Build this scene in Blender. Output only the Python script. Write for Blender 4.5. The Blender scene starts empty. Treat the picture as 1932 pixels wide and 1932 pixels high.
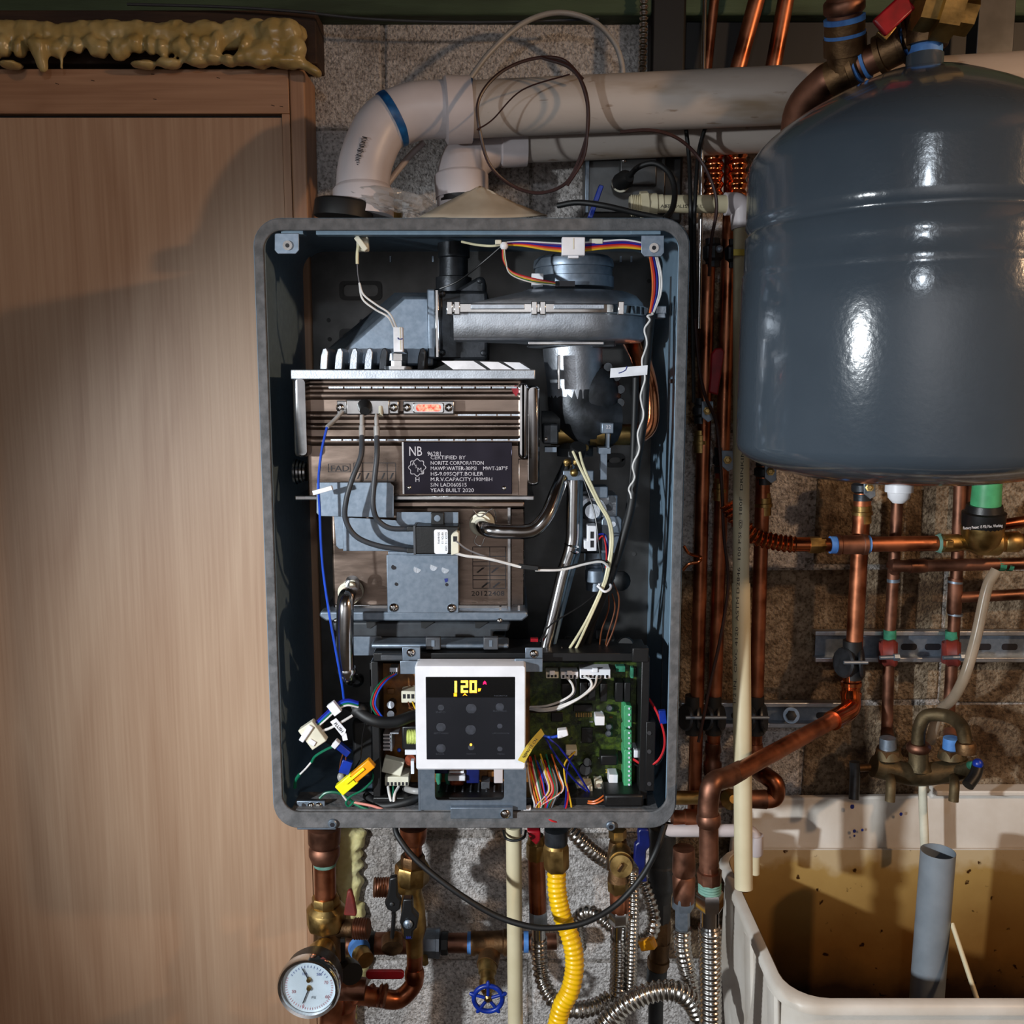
import bpy, bmesh, math, random
from mathutils import Vector, Matrix, Euler
R = random.Random(7)
S = bpy.context.scene
COL = S.collection
# ------------------------------------------------------------------ camera
CY, CZ, TH, FPX = -1.043, 1.5, math.radians(7.7), 1785.0
cam = bpy.data.objects.new('camera', bpy.data.cameras.new('camera')); COL.objects.link(cam)
cam.location = (0, CY, CZ); cam.rotation_euler = (math.radians(90)-TH, 0, 0)
cam.data.sensor_width = 36; cam.data.sensor_fit = 'HORIZONTAL'; cam.data.lens = 36*FPX/1932
cam.data.clip_start = .02; S.camera = cam
S.view_settings.view_transform = 'Standard'; S.view_settings.look = 'None'
S.view_settings.gamma = 1; S.view_settings.use_curve_mapping = False
S.view_settings.exposure = 0.0
# ------------------------------------------------------------------ world
w = bpy.data.worlds.new('world'); S.world = w; w.use_nodes = True
w.node_tree.nodes['Background'].inputs[0].default_value = (.35, .38, .42, 1)
w.node_tree.nodes['Background'].inputs[1].default_value = .03
# ------------------------------------------------------------------ lights
def lamp(name, kind, loc, aim, energy, color, **k):
    d = bpy.data.lights.new(name, kind); d.energy = energy; d.color = color
    for a, b in k.items(): setattr(d, a, b)
    o = bpy.data.objects.new(name, d); COL.objects.link(o); o.location = loc
    o.rotation_euler = (Vector(aim)-Vector(loc)).to_track_quat('-Z', 'Y').to_euler()
    return o
lamp('work_light', 'SPOT', (-1.2, -1.35, 1.50), (.28, .2, .93), 178, (.90, .96, 1), spot_size=math.radians(58), spot_blend=1, shadow_soft_size=.03)
lamp('head_lamp', 'AREA', (-.03, -1.5, 2.0), (.1, .2, 1.2), 2.0, (.80, .90, 1), shape='RECTANGLE', size=.055, size_y=.07)
lamp('bounce_fill', 'AREA', (-.2, -2.3, 1.5), (-.3, -3.6, 1.7), 56, (.88, .94, 1), shape='RECTANGLE', size=1.0, size_y=.5)  # added fill, aimed at the front wall so its bounce lifts the shadows
lamp('warm_bulb', 'POINT', (1.4, -.95, 1.98), (0, 0, 1), 38, (1, .64, .37), shadow_soft_size=.035)

# ------------------------------------------------------------------ helpers
ct, st = math.cos(TH), math.sin(TH)
def Wp(px, py, Y):
    u = (px-966)/FPX; v = (966-py)/FPX
    dy = ct+v*st; dz = -st+v*ct; t = (Y-CY)/dy
    return Vector((u*t, Y, CZ+dz*t))
def V3(p):
    return p if isinstance(p, Vector) else Wp(*p)
def sc(p):
    p = V3(p); return ((p.y-CY)*ct-(p.z-CZ)*st)/FPX
def lin(c):
    return tuple(((x/12.92) if x <= .04045 else ((x+.055)/1.055)**2.4) for x in c)+(1,)
MATS = {}
def mat(name, a, b=None, scale=40, rough=.5, metal=0, bump=0, bscale=200, stretch=(1, 1, 1), emit=0, trans=0, alpha=1, detail=4, coat=0, sss=0, ramp=(.35, .65), r2=None, vor=False, spots=None):
    m = bpy.data.materials.new(name); m.use_nodes = True; MATS[name] = m
    n = m.node_tree.nodes; l = m.node_tree.links; p = n['Principled BSDF']
    tc = n.new('ShaderNodeTexCoord'); mp = n.new('ShaderNodeMapping'); mp.inputs['Scale'].default_value = stretch
    l.new(tc.outputs['Object'], mp.inputs[0])
    if b is None: b = tuple(x*.88 for x in a)
    no = n.new('ShaderNodeTexNoise'); no.inputs['Scale'].default_value = scale; no.inputs['Detail'].default_value = detail
    l.new(mp.outputs[0], no.inputs['Vector'])
    cr = n.new('ShaderNodeValToRGB'); cr.color_ramp.elements[0].color = lin(b); cr.color_ramp.elements[1].color = lin(a)
    cr.color_ramp.elements[0].position = ramp[0]; cr.color_ramp.elements[1].position = ramp[1]
    l.new(no.outputs[0], cr.inputs[0]); l.new(cr.outputs[0], p.inputs['Base Color'])
    p.inputs['Metallic'].default_value = metal; p.inputs['Roughness'].default_value = rough
    if r2 is not None:
        mr = n.new('ShaderNodeMapRange'); mr.inputs['To Min'].default_value = rough; mr.inputs['To Max'].default_value = r2
        mr.inputs['From Min'].default_value = .35; mr.inputs['From Max'].default_value = .65
        l.new(no.outputs[0], mr.inputs[0]); l.new(mr.outputs[0], p.inputs['Roughness'])
    if bump:
        if vor:
            nb = n.new('ShaderNodeTexVoronoi'); nb.inputs['Scale'].default_value = bscale
        else:
            nb = n.new('ShaderNodeTexNoise'); nb.inputs['Scale'].default_value = bscale; nb.inputs['Detail'].default_value = 5
        l.new(mp.outputs[0], nb.inputs['Vector'])
        bp = n.new('ShaderNodeBump'); bp.inputs['Strength'].default_value = min(1, bump); bp.inputs['Distance'].default_value = .001*max(1, bump)
        l.new(nb.outputs[0], bp.inputs['Height']); l.new(bp.outputs[0], p.inputs['Normal'])
    for (ss, lo, hi, col) in (spots or ()):      # pits, stains and blotches with a shape of their own
        sn = n.new('ShaderNodeTexNoise'); sn.inputs['Scale'].default_value = ss; sn.inputs['Detail'].default_value = 4; l.new(mp.outputs[0], sn.inputs['Vector'])
        sr = n.new('ShaderNodeValToRGB'); sr.color_ramp.elements[0].position = lo; sr.color_ramp.elements[1].position = hi
        sr.color_ramp.elements[0].color = lin(col); sr.color_ramp.elements[1].color = (1, 1, 1, 1); l.new(sn.outputs[0], sr.inputs[0])
        mx = n.new('ShaderNodeMix'); mx.data_type = 'RGBA'; mx.blend_type = 'MULTIPLY'; mx.inputs[0].default_value = 1
        l.new(p.inputs['Base Color'].links[0].from_socket, mx.inputs[6]); l.new(sr.outputs[0], mx.inputs[7]); l.new(mx.outputs[2], p.inputs['Base Color'])
    if emit:
        p.inputs['Emission Strength'].default_value = emit; l.new(cr.outputs[0], p.inputs['Emission Color'])
    if trans: p.inputs['Transmission Weight'].default_value = trans; p.inputs['IOR'].default_value = 1.3
    if alpha < 1: p.inputs['Alpha'].default_value = alpha
    if coat: p.inputs['Coat Weight'].default_value = coat; p.inputs['Coat Roughness'].default_value = .08
    if sss:
        p.inputs['Subsurface Weight'].default_value = sss; p.inputs['Subsurface Radius'].default_value = (.01, .006, .003)
    return m
mat('copper', (.74, .47, .34), (.50, .29, .20), 25, .28, 1, .15, 60, r2=.5, spots=((30, .34, .46, (.80, .74, .70)),))
mat('copper_old', (.60, .42, .34), (.38, .26, .21), 25, .38, 1, .3, 80, r2=.62)
mat('copper_bright', (.95, .58, .38), (.85, .45, .27), 40, .16, 1)
mat('brass', (.72, .60, .38), (.52, .42, .25), 40, .32, 1, .25, 150, r2=.5)
mat('bronze', (.52, .40, .28), (.34, .26, .19), 30, .42, 1, .5, 200, r2=.6)
mat('faucet_bronze', (.44, .38, .28), (.28, .24, .17), 25, .48, .8, .6, 160, r2=.7)
mat('stainless', (.82, .82, .82), (.66, .66, .67), 30, .16, 1, .08, 90)
mat('stainless_brown', (.56, .49, .445), (.42, .365, .33), 12, .24, 1, .12, 60, stretch=(1, 1, 4), r2=.38)  # brown cast of reflections is put into the steel colour
mat('hose_steel', (.80, .79, .77), (.62, .60, .58), 40, .22, 1)
mat('galvanised', (.53, .575, .63), (.47, .52, .575), 160, .42, .75, .06, 300)
mat('aluminium', (.78, .80, .83), (.68, .70, .73), 60, .44, 1, .25, 500)
mat('dark_cast', (.26, .27, .29), (.18, .19, .2), 60, .42, .7, .2, 300)
mat('chrome', (.9, .9, .9), None, 20, .1, 1)
mat('mirror_plate', (.20, .19, .225), (.16, .155, .185), 10, .06, 1)
mat('casing_paint', (.45, .54, .61), (.41, .50, .57), 120, .45, 0, .04, 500)
mat('gasket', (.40, .395, .40), (.31, .31, .315), 90, .9, 0, .9, 220)
mat('panel_back', (.34, .34, .34), (.28, .28, .28), 30, .35, .75)
mat('black_plastic', (.07, .07, .075), (.05, .05, .055), 60, .42, 0, .1, 400)
mat('black_rubber', (.06, .06, .065), (.04, .04, .045), 60, .55)
mat('grey_plastic', (.27, .28, .30), (.22, .23, .25), 80, .5, 0, .1, 400)
mat('dark_tray', (.20, .22, .24), (.15, .16, .18), 60, .5)
mat('white_plastic', (.90, .90, .92), (.86, .86, .88), 50, .4)
mat('cream_plastic', (.86, .84, .76), (.78, .76, .68), 50, .5)
mat('pvc_white', (.80, .77, .78), (.70, .66, .66), 8, .32, 0, .08, 60, r2=.45)
mat('pvc_pipe', (.74, .70, .67), (.62, .57, .53), 5, .42, 0, .08, 60, stretch=(.5, 2, 2), detail=8, r2=.6, spots=((11, .30, .44, (.80, .74, .64)), (60, .26, .34, (.8, .75, .7))))
mat('cpvc', (.83, .79, .67), (.75, .70, .57), 8, .42, detail=8)
mat('pipe_glue_blue', (.10, .38, .62), (.06, .22, .40), 60, .4)
mat('dope_blue', (.33, .55, .82), (.22, .40, .66), 60, .6)
mat('dope_green', (.45, .60, .55), (.30, .48, .42), 60, .7)
mat('tank_paint', (.255, .29, .325), (.245, .28, .315), 20, .17, 0, .25, 160, coat=.6)
mat('blue_paint', (.05, .20, .62), (.03, .13, .45), 60, .35)
mat('navy_plastic', (.05, .10, .36), (.03, .07, .27), 60, .38)
mat('red_plastic', (.62, .05, .12), (.48, .03, .08), 60, .38)
mat('red_paint', (.48, .16, .12), (.36, .12, .10), 60, .6)
mat('hose_yellow', (.93, .75, .04), (.86, .66, .03), 50, .33)
mat('yellow_plastic', (.96, .93, .12), (.92, .88, .1), 50, .35)
mat('amber_plastic', (.95, .65, .08), (.9, .58, .05), 50, .35)
mat('iron', (.20, .21, .22), (.13, .14, .15), 40, .55, .2, .5, 150)
mat('pcb_green', (.26, .32, .07), (.13, .19, .05), 200, .4, 0, .3, 600, spots=((90, .40, .5, (.6, .6, .4)),))
mat('pcb_brown', (.52, .33, .10), (.38, .22, .06), 120, .45)
mat('terminal_green', (.30, .66, .45), (.26, .58, .39), 60, .45)
mat('coil_yellow', (.80, .84, .45), (.70, .75, .38), 300, .6)
mat('enamel_copper', (.62, .30, .18), (.45, .18, .1), 200, .3, .6)
mat('glass_black', (.115, .12, .14), (.10, .105, .125), 20, .16, 0, coat=.5)
mat('screen_black', (.015, .015, .018), None, 20, .2)
mat('smudge', (.21, .22, .26), (.13, .14, .165), 150, .6)
mat('digit_amber', (1, .78, .25), (1, .72, .2), 20, .5, emit=3.2)
mat('icon_amber', (1, .66, .05), (1, .6, .04), 20, .5, emit=1.6)
mat('icon_red', (1, .05, .35), (1, .03, .3), 20, .5, emit=1.5)
mat('flame', (1, .55, .45), (1, .18, .12), 300, .4, emit=1.6)
mat('ink', (.06, .05, .08), None, 50, .6)
mat('ink_blue', (.10, .16, .50), None, 50, .6)
mat('etched', (.80, .78, .80), (.62, .6, .62), 90, .5)
mat('tag_white', (.93, .93, .95), None, 50, .5)
mat('tag_yellow', (.85, .75, .30), (.80, .69, .26), 50, .5)
mat('paper', (.68, .63, .56), (.60, .55, .48), 20, .7)
mat('wrap', (.85, .85, .85), (.75, .75, .75), 40, .12, trans=.6, alpha=.45, bump=1, bscale=60)
mat('wood_beam', (.26, .18, .12), (.17, .11, .08), 12, .8, 0, .8, 80, stretch=(.4, 4, 4))
mat('green_paint', (.26, .33, .24), (.17, .22, .15), 10, .75, 0, .9, 60, stretch=(.5, 3, 3))
mat('concrete', (.84, .82, .81), (.66, .64, .63), 160, .95, 0, 5, 330, detail=8, spots=((260, .36, .50, (.74, .73, .72)), (14, .30, .5, (.80, .78, .76))))
mat('mortar', (.66, .63, .61), (.48, .46, .44), 160, .95, 0, 4.5, 300, detail=8, spots=((210, .36, .50, (.6, .58, .55)),))
mat('concrete_light_tint', (.62, .55, .46), (.42, .35, .27), 60, .95, 0, 5, 260, detail=9, spots=((200, .38, .52, (.72, .68, .63)), (9, .36, .56, (.62, .54, .45))))  # same concrete, brown cast of the light put into its colour, plus stains
mat('foam_dark', (.74, .66, .46), (.66, .56, .34), 30, .28, 0, .5, 60, sss=.15)
mat('foam_light', (.90, .87, .66), (.82, .77, .52), 30, .5, 0, 1.2, 140, sss=.15)
mat('floor_grey', (.42, .41, .40), (.33, .32, .31), 6, .85)
mat('joist', (.40, .31, .22), (.30, .22, .15), 6, .85)
mat('vinyl', (.74, .68, .60), (.64, .58, .50), 20, .25, trans=.35, alpha=.75)
mat('pex_grey', (.62, .61, .60), None, 20, .4)
mat('cable_brown', (.23, .14, .13), (.17, .10, .10), 40, .4)
mat('cable_grey', (.22, .23, .25), (.19, .20, .22), 60, .5)
mat('verdigris', (.20, .52, .40), (.12, .36, .27), 90, .8)
mat('gauge_face', (.80, .86, .90), None, 20, .35)
mat('lens', (.95, .97, 1), None, 20, .03, trans=1, alpha=.15)
mat('pvc_grey', (.50, .53, .56), (.45, .48, .51), 30, .5)
mat('duct_black', (.045, .04, .045), None, 30, .5)
for nm, c in dict(w_white=(.88, .87, .86), w_cream=(.87, .84, .70), w_black=(.05, .05, .055), w_blue=(.12, .30, .78), w_navy=(.08, .12, .55), w_red=(.75, .12, .15), w_yellow=(.85, .68, .15), w_orange=(.85, .42, .18), w_green=(.06, .42, .30), w_purple=(.32, .18, .45), w_brown=(.40, .22, .12), w_pink=(.85, .55, .50), w_grey=(.45, .45, .47)).items():
    mat(nm, c, None, 50, .38)
def wood():
    for nm, hor in (('maple_ply', 0), ('pine_frame', 1), ('pine_stile', 0)):
        m = bpy.data.materials.new(nm); m.use_nodes = True; MATS[nm] = m
        n = m.node_tree.nodes; l = m.node_tree.links; p = n['Principled BSDF']
        tc = n.new('ShaderNodeTexCoord'); mp = n.new('ShaderNodeMapping')
        l.new(tc.outputs['Object'], mp.inputs[0])
        mp.inputs['Scale'].default_value = (1, 1, .13) if not hor else (.13, 1, 1)
        n1 = n.new('ShaderNodeTexNoise'); n1.inputs['Scale'].default_value = 7 if nm == 'maple_ply' else 22; n1.inputs['Detail'].default_value = 2
        n1.inputs['Distortion'].default_value = .6; l.new(mp.outputs[0], n1.inputs['Vector'])
        mu = n.new('ShaderNodeMath'); mu.operation = 'MULTIPLY'; mu.inputs[1].default_value = 9; l.new(n1.outputs[0], mu.inputs[0])
        fr = n.new('ShaderNodeMath'); fr.operation = 'PINGPONG'; fr.inputs[1].default_value = 1; l.new(mu.outputs[0], fr.inputs[0])
        mp2 = n.new('ShaderNodeMapping'); l.new(tc.outputs['Object'], mp2.inputs[0])
        mp2.inputs['Scale'].default_value = (1, 1, .02) if not hor else (.02, 1, 1)
        n2 = n.new('ShaderNodeTexNoise'); n2.inputs['Scale'].default_value = 260; n2.inputs['Detail'].default_value = 3; l.new(mp2.outputs[0], n2.inputs['Vector'])
        n3 = n.new('ShaderNodeTexNoise'); n3.inputs['Scale'].default_value = 4; l.new(mp.outputs[0], n3.inputs['Vector'])
        ad = n.new('ShaderNodeMath'); ad.operation = 'MULTIPLY_ADD'; ad.inputs[1].default_value = .45; l.new(fr.outputs[0], ad.inputs[0]); l.new(n2.outputs[0], ad.inputs[2])
        ad2 = n.new('ShaderNodeMath'); ad2.operation = 'ADD'; l.new(ad.outputs[0], ad2.inputs[0]); l.new(n3.outputs[0], ad2.inputs[1])
        cr = n.new('ShaderNodeValToRGB'); e = cr.color_ramp.elements
        A, Bc = ((.765, .635, .525), (.655, .51, .40)) if nm == 'maple_ply' else ((.72, .56, .44), (.58, .42, .31))
        e[0].color = lin(A); e[1].color = lin(Bc); e[0].position = .85; e[1].position = 1.0
        mr = n.new('ShaderNodeMapRange'); mr.inputs['From Min'].default_value = .6; mr.inputs['From Max'].default_value = 1.7
        l.new(ad2.outputs[0], mr.inputs[0]); e[0].position = .1; e[1].position = .95
        l.new(mr.outputs[0], cr.inputs[0]); l.new(cr.outputs[0], p.inputs['Base Color'])
        p.inputs['Roughness'].default_value = .48
        bp = n.new('ShaderNodeBump'); bp.inputs['Strength'].default_value = .25; bp.inputs['Distance'].default_value = .0006
        l.new(n2.outputs[0], bp.inputs['Height']); l.new(bp.outputs[0], p.inputs['Normal'])
wood()
def sinkmat():
    m = mat('sink_plastic', (.82, .78, .72), (.70, .65, .58), 9, .42, 0, .25, 120, detail=8)
    n = m.node_tree.nodes; l = m.node_tree.links; p = n['Principled BSDF']
    src = p.inputs['Base Color'].links[0].from_socket
    ge = n.new('ShaderNodeTexCoord'); sx = n.new('ShaderNodeSeparateXYZ'); l.new(ge.outputs['Object'], sx.inputs[0])
    # yellow-brown stain on the inside walls, darker towards the bottom of the tub (object space)
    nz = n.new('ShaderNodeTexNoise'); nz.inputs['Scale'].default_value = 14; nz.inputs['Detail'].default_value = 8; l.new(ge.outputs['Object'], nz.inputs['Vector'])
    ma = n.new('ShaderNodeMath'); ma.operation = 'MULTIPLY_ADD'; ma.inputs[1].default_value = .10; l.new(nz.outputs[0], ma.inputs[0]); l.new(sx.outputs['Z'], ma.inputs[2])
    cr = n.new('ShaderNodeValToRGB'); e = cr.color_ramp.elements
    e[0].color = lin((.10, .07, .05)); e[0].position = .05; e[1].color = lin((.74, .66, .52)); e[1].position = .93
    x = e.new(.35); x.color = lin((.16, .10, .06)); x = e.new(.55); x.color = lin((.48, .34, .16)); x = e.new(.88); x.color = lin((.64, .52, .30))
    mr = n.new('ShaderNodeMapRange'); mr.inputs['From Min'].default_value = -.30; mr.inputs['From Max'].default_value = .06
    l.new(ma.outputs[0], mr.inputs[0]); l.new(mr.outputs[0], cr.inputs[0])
    sp = n.new('ShaderNodeTexNoise'); sp.inputs['Scale'].default_value = 60; sp.inputs['Detail'].default_value = 3; l.new(ge.outputs['Object'], sp.inputs['Vector'])
    sr = n.new('ShaderNodeValToRGB'); sr.color_ramp.elements[0].position = .28; sr.color_ramp.elements[1].position = .32
    sr.color_ramp.elements[0].color = lin((.35, .25, .15)); sr.color_ramp.elements[1].color = (1, 1, 1, 1); l.new(sp.outputs[0], sr.inputs[0])
    mx = n.new('ShaderNodeMix'); mx.data_type = 'RGBA'; mx.blend_type = 'MULTIPLY'; mx.inputs[0].default_value = 1
    l.new(cr.outputs[0], mx.inputs[6]); l.new(sr.outputs[0], mx.inputs[7])
    l.new(mx.outputs[2], p.inputs['Base Color'])
    MATS['sink_inside'] = m; m.name = 'sink_inside'
    mat('sink_plastic', (.84, .82, .79), (.74, .70, .65), 9, .42, 0, .25, 120, detail=8)
sinkmat()

def wloc(o):
    v = Vector((0, 0, 0))
    while o: v = v+o.location; o = o.parent
    return v
class B:
    def __init__(s): s.V = []; s.F = []
    def add(s, vs, fs):
        k = len(s.V); s.V += [Vector(v) for v in vs]; s.F += [tuple(i+k for i in f) for f in fs]; return s
    def loft(s, rings, caps=True, closed=False):
        n = len(rings[0]); vs = [v for r in rings for v in r]; fs = []
        m = len(rings)
        for i in range(m if closed else m-1):
            j = (i+1) % m
            for a in range(n):
                b = (a+1) % n; fs.append((i*n+a, i*n+b, j*n+b, j*n+a))
        if caps and not closed:
            fs.append(tuple(range(n-1, -1, -1))); fs.append(tuple((m-1)*n+a for a in range(n)))
        return s.add(vs, fs)
    def box(s, x0, x1, y0, y1, z0, z1):
        return s.loft([[Vector((x, y, z)) for x, z in ((x0, z0), (x1, z0), (x1, z1), (x0, z1))] for y in (y0, y1)])
    def bx(s, a, b, c, d, Y0, Y1):      # pixel rectangle a,b - c,d at depth Y0, extruded back to Y1
        m = Wp((a+c)/2, (b+d)/2, Y0); k = sc(m)
        t = Wp((a+c)/2, b, Y0).z; u = Wp((a+c)/2, d, Y0).z; h = abs(c-a)/2*k
        return s.box(m.x-h, m.x+h, Y0, Y1, u, t)
    def poly(s, pts, Y0, Y1):           # pixel polygon at depth Y0 extruded to Y1
        f = [Wp(x, y, Y0) for x, y in pts]
        return s.loft([f, [Vector((v.x, Y1, v.z)) for v in f]])
    def obox(s, c, ax, sx, sy, sz, up=(0, 0, 1)):   # box with length along ax (sx), half-extents in metres
        c = V3(c); a = Vector(ax).normalized(); u = Vector(up)
        if abs(a.dot(u)) > .95: u = Vector((0, 1, 0))
        b = a.cross(u).normalized(); d = b.cross(a)
        return s.loft([[c+a*sx*i+b*sy*j+d*sz*k for j, k in ((-1, -1), (1, -1), (1, 1), (-1, 1))] for i in (-1, 1)])
    def lathe(s, p0, p1, prof, n=20, ph=0, px=True):  # prof: (fraction, radius in px)
        p0 = V3(p0); p1 = V3(p1); a = (p1-p0); k = sc((p0+p1)/2) if px else 1
        d = a.normalized(); u = Vector((0, 0, 1)) if abs(d.z) < .9 else Vector((0, 1, 0))
        e = d.cross(u).normalized(); f = d.cross(e)
        rings = []
        for t, r in prof:
            c = p0+a*t; r = max(r*k, 1e-5)
            rings.append([c+e*r*math.cos(ph+2*math.pi*i/n)+f*r*math.sin(ph+2*math.pi*i/n) for i in range(n)])
        return s.loft(rings)
    def cyl(s, p0, p1, r, n=20, px=True, ch=0):
        if ch: return s.lathe(p0, p1, [(0, r*(1-ch)), (ch*.4, r), (1-ch*.4, r), (1, r*(1-ch))], n, 0, px)
        return s.lathe(p0, p1, [(0, r), (1, r)], n, 0, px)
    def thread(s, p0, p1, r, k=6, n=20, amp=.08):
        pr = []
        for i in range(k): pr += [((i+.02)/k, r*(1-amp)), ((i+.5)/k, r), ((i+.98)/k, r*(1-amp))]
        return s.lathe(p0, p1, pr, n)
    def sph(s, c, r, n=14, sq=(1, 1, 1), px=True):
        c = V3(c); r = r*sc(c) if px else r; m = n//2
        rings = []
        for i in range(1, m):
            th = math.pi*i/m
            rings.append([c+Vector((r*sq[0]*math.sin(th)*math.cos(2*math.pi*j/n), r*sq[1]*math.sin(th)*math.sin(2*math.pi*j/n), r*sq[2]*math.cos(th))) for j in range(n)])
        return s.loft(rings)
    def tube(s, pts, r, n=10, fil=None, px=True, res=8, corr=None):
        P = path(pts, fil, res); k = sc(V3(pts[len(pts)//2])) if px else 1; r = r*k
        if corr:
            P = even(P, corr[0]*k/6 if px else corr[0]/6)
        fr = frames(P); rings = []
        for i, (c, e, f) in enumerate(fr):
            rr = r*(1-corr[1]*(.5-.5*math.cos(i*math.pi*2/6))) if corr else r
            rings.append([c+e*rr*math.cos(2*math.pi*j/n)+f*rr*math.sin(2*math.pi*j/n) for j in range(n)])
        return s.loft(rings)
    def ribbon(s, pts, hw, th, up, px=True, res=6):
        P = path(pts, None, res); k = sc(V3(pts[0])) if px else 1; hw *= k; th *= k; up = Vector(up).normalized(); rings = []
        for i in range(len(P)):
            t = (P[min(i+1, len(P)-1)]-P[max(i-1, 0)]).normalized(); a = t.cross(up).normalized()
            rings.append([P[i]+a*hw*x+up*th*y for x, y in ((-1, -1), (1, -1), (1, 1), (-1, 1))])
        return s.loft(rings)
    def build(s, name, m, parent=None, bevel=0, ang=40, origin=None, mods=None):
        if parent is not None: org = wloc(parent)
        elif origin is not None: org = V3(origin)
        else:
            lo = Vector([min(v[i] for v in s.V) for i in range(3)]); hi = Vector([max(v[i] for v in s.V) for i in range(3)])
            org = Vector(((lo.x+hi.x)/2, (lo.y+hi.y)/2, lo.z))
        me = bpy.data.meshes.new(name); me.from_pydata([v-org for v in s.V], [], s.F)
        bm = bmesh.new(); bm.from_mesh(me); bmesh.ops.recalc_face_normals(bm, faces=bm.faces); bm.to_mesh(me); bm.free()
        me.materials.append(MATS[m])
        for p in me.polygons: p.use_smooth = True
        me.set_sharp_from_angle(angle=math.radians(ang))
        o = bpy.data.objects.new(name, me); COL.objects.link(o)
        if parent is not None: o.parent = parent
        else: o.location = org
        if bevel:
            b = o.modifiers.new('bevel', 'BEVEL'); b.width = bevel; b.segments = 2; b.limit_method = 'ANGLE'; b.angle_limit = math.radians(40)
        return o
def path(pts, fil=None, res=8):
    P = [V3(p) for p in pts]
    if fil is not None:
        out = [P[0]]
        for i in range(1, len(P)-1):
            a = (P[i-1]-P[i]); b = (P[i+1]-P[i]); f = min(fil*sc(P[i]), a.length*.49, b.length*.49)
            A = P[i]+a.normalized()*f; C = P[i]+b.normalized()*f
            for j in range(9):
                t = j/8; out.append(A*(1-t)**2+P[i]*2*t*(1-t)+C*t*t)
        return out+[P[-1]]
    if len(P) == 2: return P
    out = []; Q = [P[0]*2-P[1]]+P+[P[-1]*2-P[-2]]
    for i in range(1, len(Q)-2):
        for j in range(res):
            t = j/res; a, b, c, d = Q[i-1], Q[i], Q[i+1], Q[i+2]
            out.append(.5*((2*b)+(c-a)*t+(2*a-5*b+4*c-d)*t*t+(3*b-a-3*c+d)*t**3))
    return out+[P[-1]]
def even(P, step):
    out = [P[0]]; acc = 0
    for i in range(1, len(P)):
        a, b = P[i-1], P[i]; L = (b-a).length; t = step-acc
        while t <= L: out.append(a.lerp(b, t/L)); t += step
        acc = L-(t-step)
    return out
def frames(P):
    out = []; t = (P[1]-P[0]).normalized(); u = Vector((0, 0, 1)) if abs(t.z) < .9 else Vector((0, 1, 0))
    e = t.cross(u).normalized()
    for i in range(len(P)):
        t = (P[min(i+1, len(P)-1)]-P[max(i-1, 0)])
        t = t.normalized() if t.length > 1e-9 else Vector((0, 0, 1))
        e = (e-t*e.dot(t)).normalized(); out.append((P[i], e, t.cross(e)))
    return out
def T(name, label, cat, p, group=None):
    o = bpy.data.objects.new(name, None); COL.objects.link(o); o.location = V3(p); o.empty_display_size = .02
    o['label'] = label; o['category'] = cat
    if group: o['group'] = group
    return o
def tag(o, label, cat, group=None):
    o['label'] = label; o['category'] = cat
    if group: o['group'] = group
    return o
def struct(o): o['kind'] = 'structure'; return o
def rr(x0, x1, z0, z1, y, r, n=6):
    out = []
    for cx, cz, a0 in ((x1-r, z1-r, 0), (x0+r, z1-r, 90), (x0+r, z0+r, 180), (x1-r, z0+r, 270)):
        for i in range(n+1):
            a = math.radians(a0+90*i/n); out.append(Vector((cx+r*math.cos(a), y, cz+r*math.sin(a))))
    return out
def prr(a, b, c, d, Y, r, n=5):     # rounded rectangle in pixels
    m = Wp((a+c)/2, (b+d)/2, Y); k = sc(m); h = abs(c-a)/2*k
    return rr(m.x-h, m.x+h, Wp((a+c)/2, d, Y).z, Wp((a+c)/2, b, Y).z, Y, r*k, n)
def rbox(a, b, c, d, Y0, Y1, r):    # rounded plate
    f = prr(a, b, c, d, Y0, r); return B().loft([f, [Vector((v.x, Y1, v.z)) for v in f]])
def text(s, px, py, Y, h, m, parent, rot=0, wid=None, align='LEFT', name='lettering', Rm=None):
    c = bpy.data.curves.new('t', 'FONT'); c.body = s; c.align_x = align; k = sc((px, py, Y)); c.size = h*k/.7
    c.resolution_u = 2; c.extrude = .00012
    o = bpy.data.objects.new('t', c); COL.objects.link(o)
    bpy.context.view_layer.update()
    me = bpy.data.meshes.new_from_object(o.evaluated_get(bpy.context.evaluated_depsgraph_get()))
    bpy.data.objects.remove(o); me.name = name
    xs = [v.co.x for v in me.vertices]
    if wid and xs: f = wid*k/(max(xs)-min(xs)); me.transform(Matrix.Diagonal((f, 1, 1, 1)))
    M = Rm if Rm is not None else Matrix.Rotation(math.radians(rot), 4, 'Y') @ Matrix.Rotation(math.radians(90), 4, 'X')
    p = Wp(px, py, Y); me.transform(Matrix.Translation(p-wloc(parent)) @ M)
    me.materials.clear(); me.materials.append(MATS[m])
    q = bpy.data.objects.new(name, me); COL.objects.link(q); q.parent = parent
    return q
def screw(p, r, parent, m='chrome', dr=(0, -1, 0), name='screw'):
    p = V3(p); k = sc(p); d = Vector(dr)
    b = B().lathe(p, p+d*r*k*.7, [(0, r), (.35, r), (.8, r*.7), (1, r*.3)], 12)
    e = p+d*r*k*.72
    b.obox(e, (1, 0, 0), r*k*.45, r*k*.08, r*k*.1); b.obox(e, (0, 0, 1), r*k*.45, r*k*.08, r*k*.1)
    return b.build(name, m, parent)
def wire(parent, pts, r, m, name='wire', n=7, res=7):
    return B().tube(pts, r, n=n, res=res).build(name, m, parent)
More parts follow.
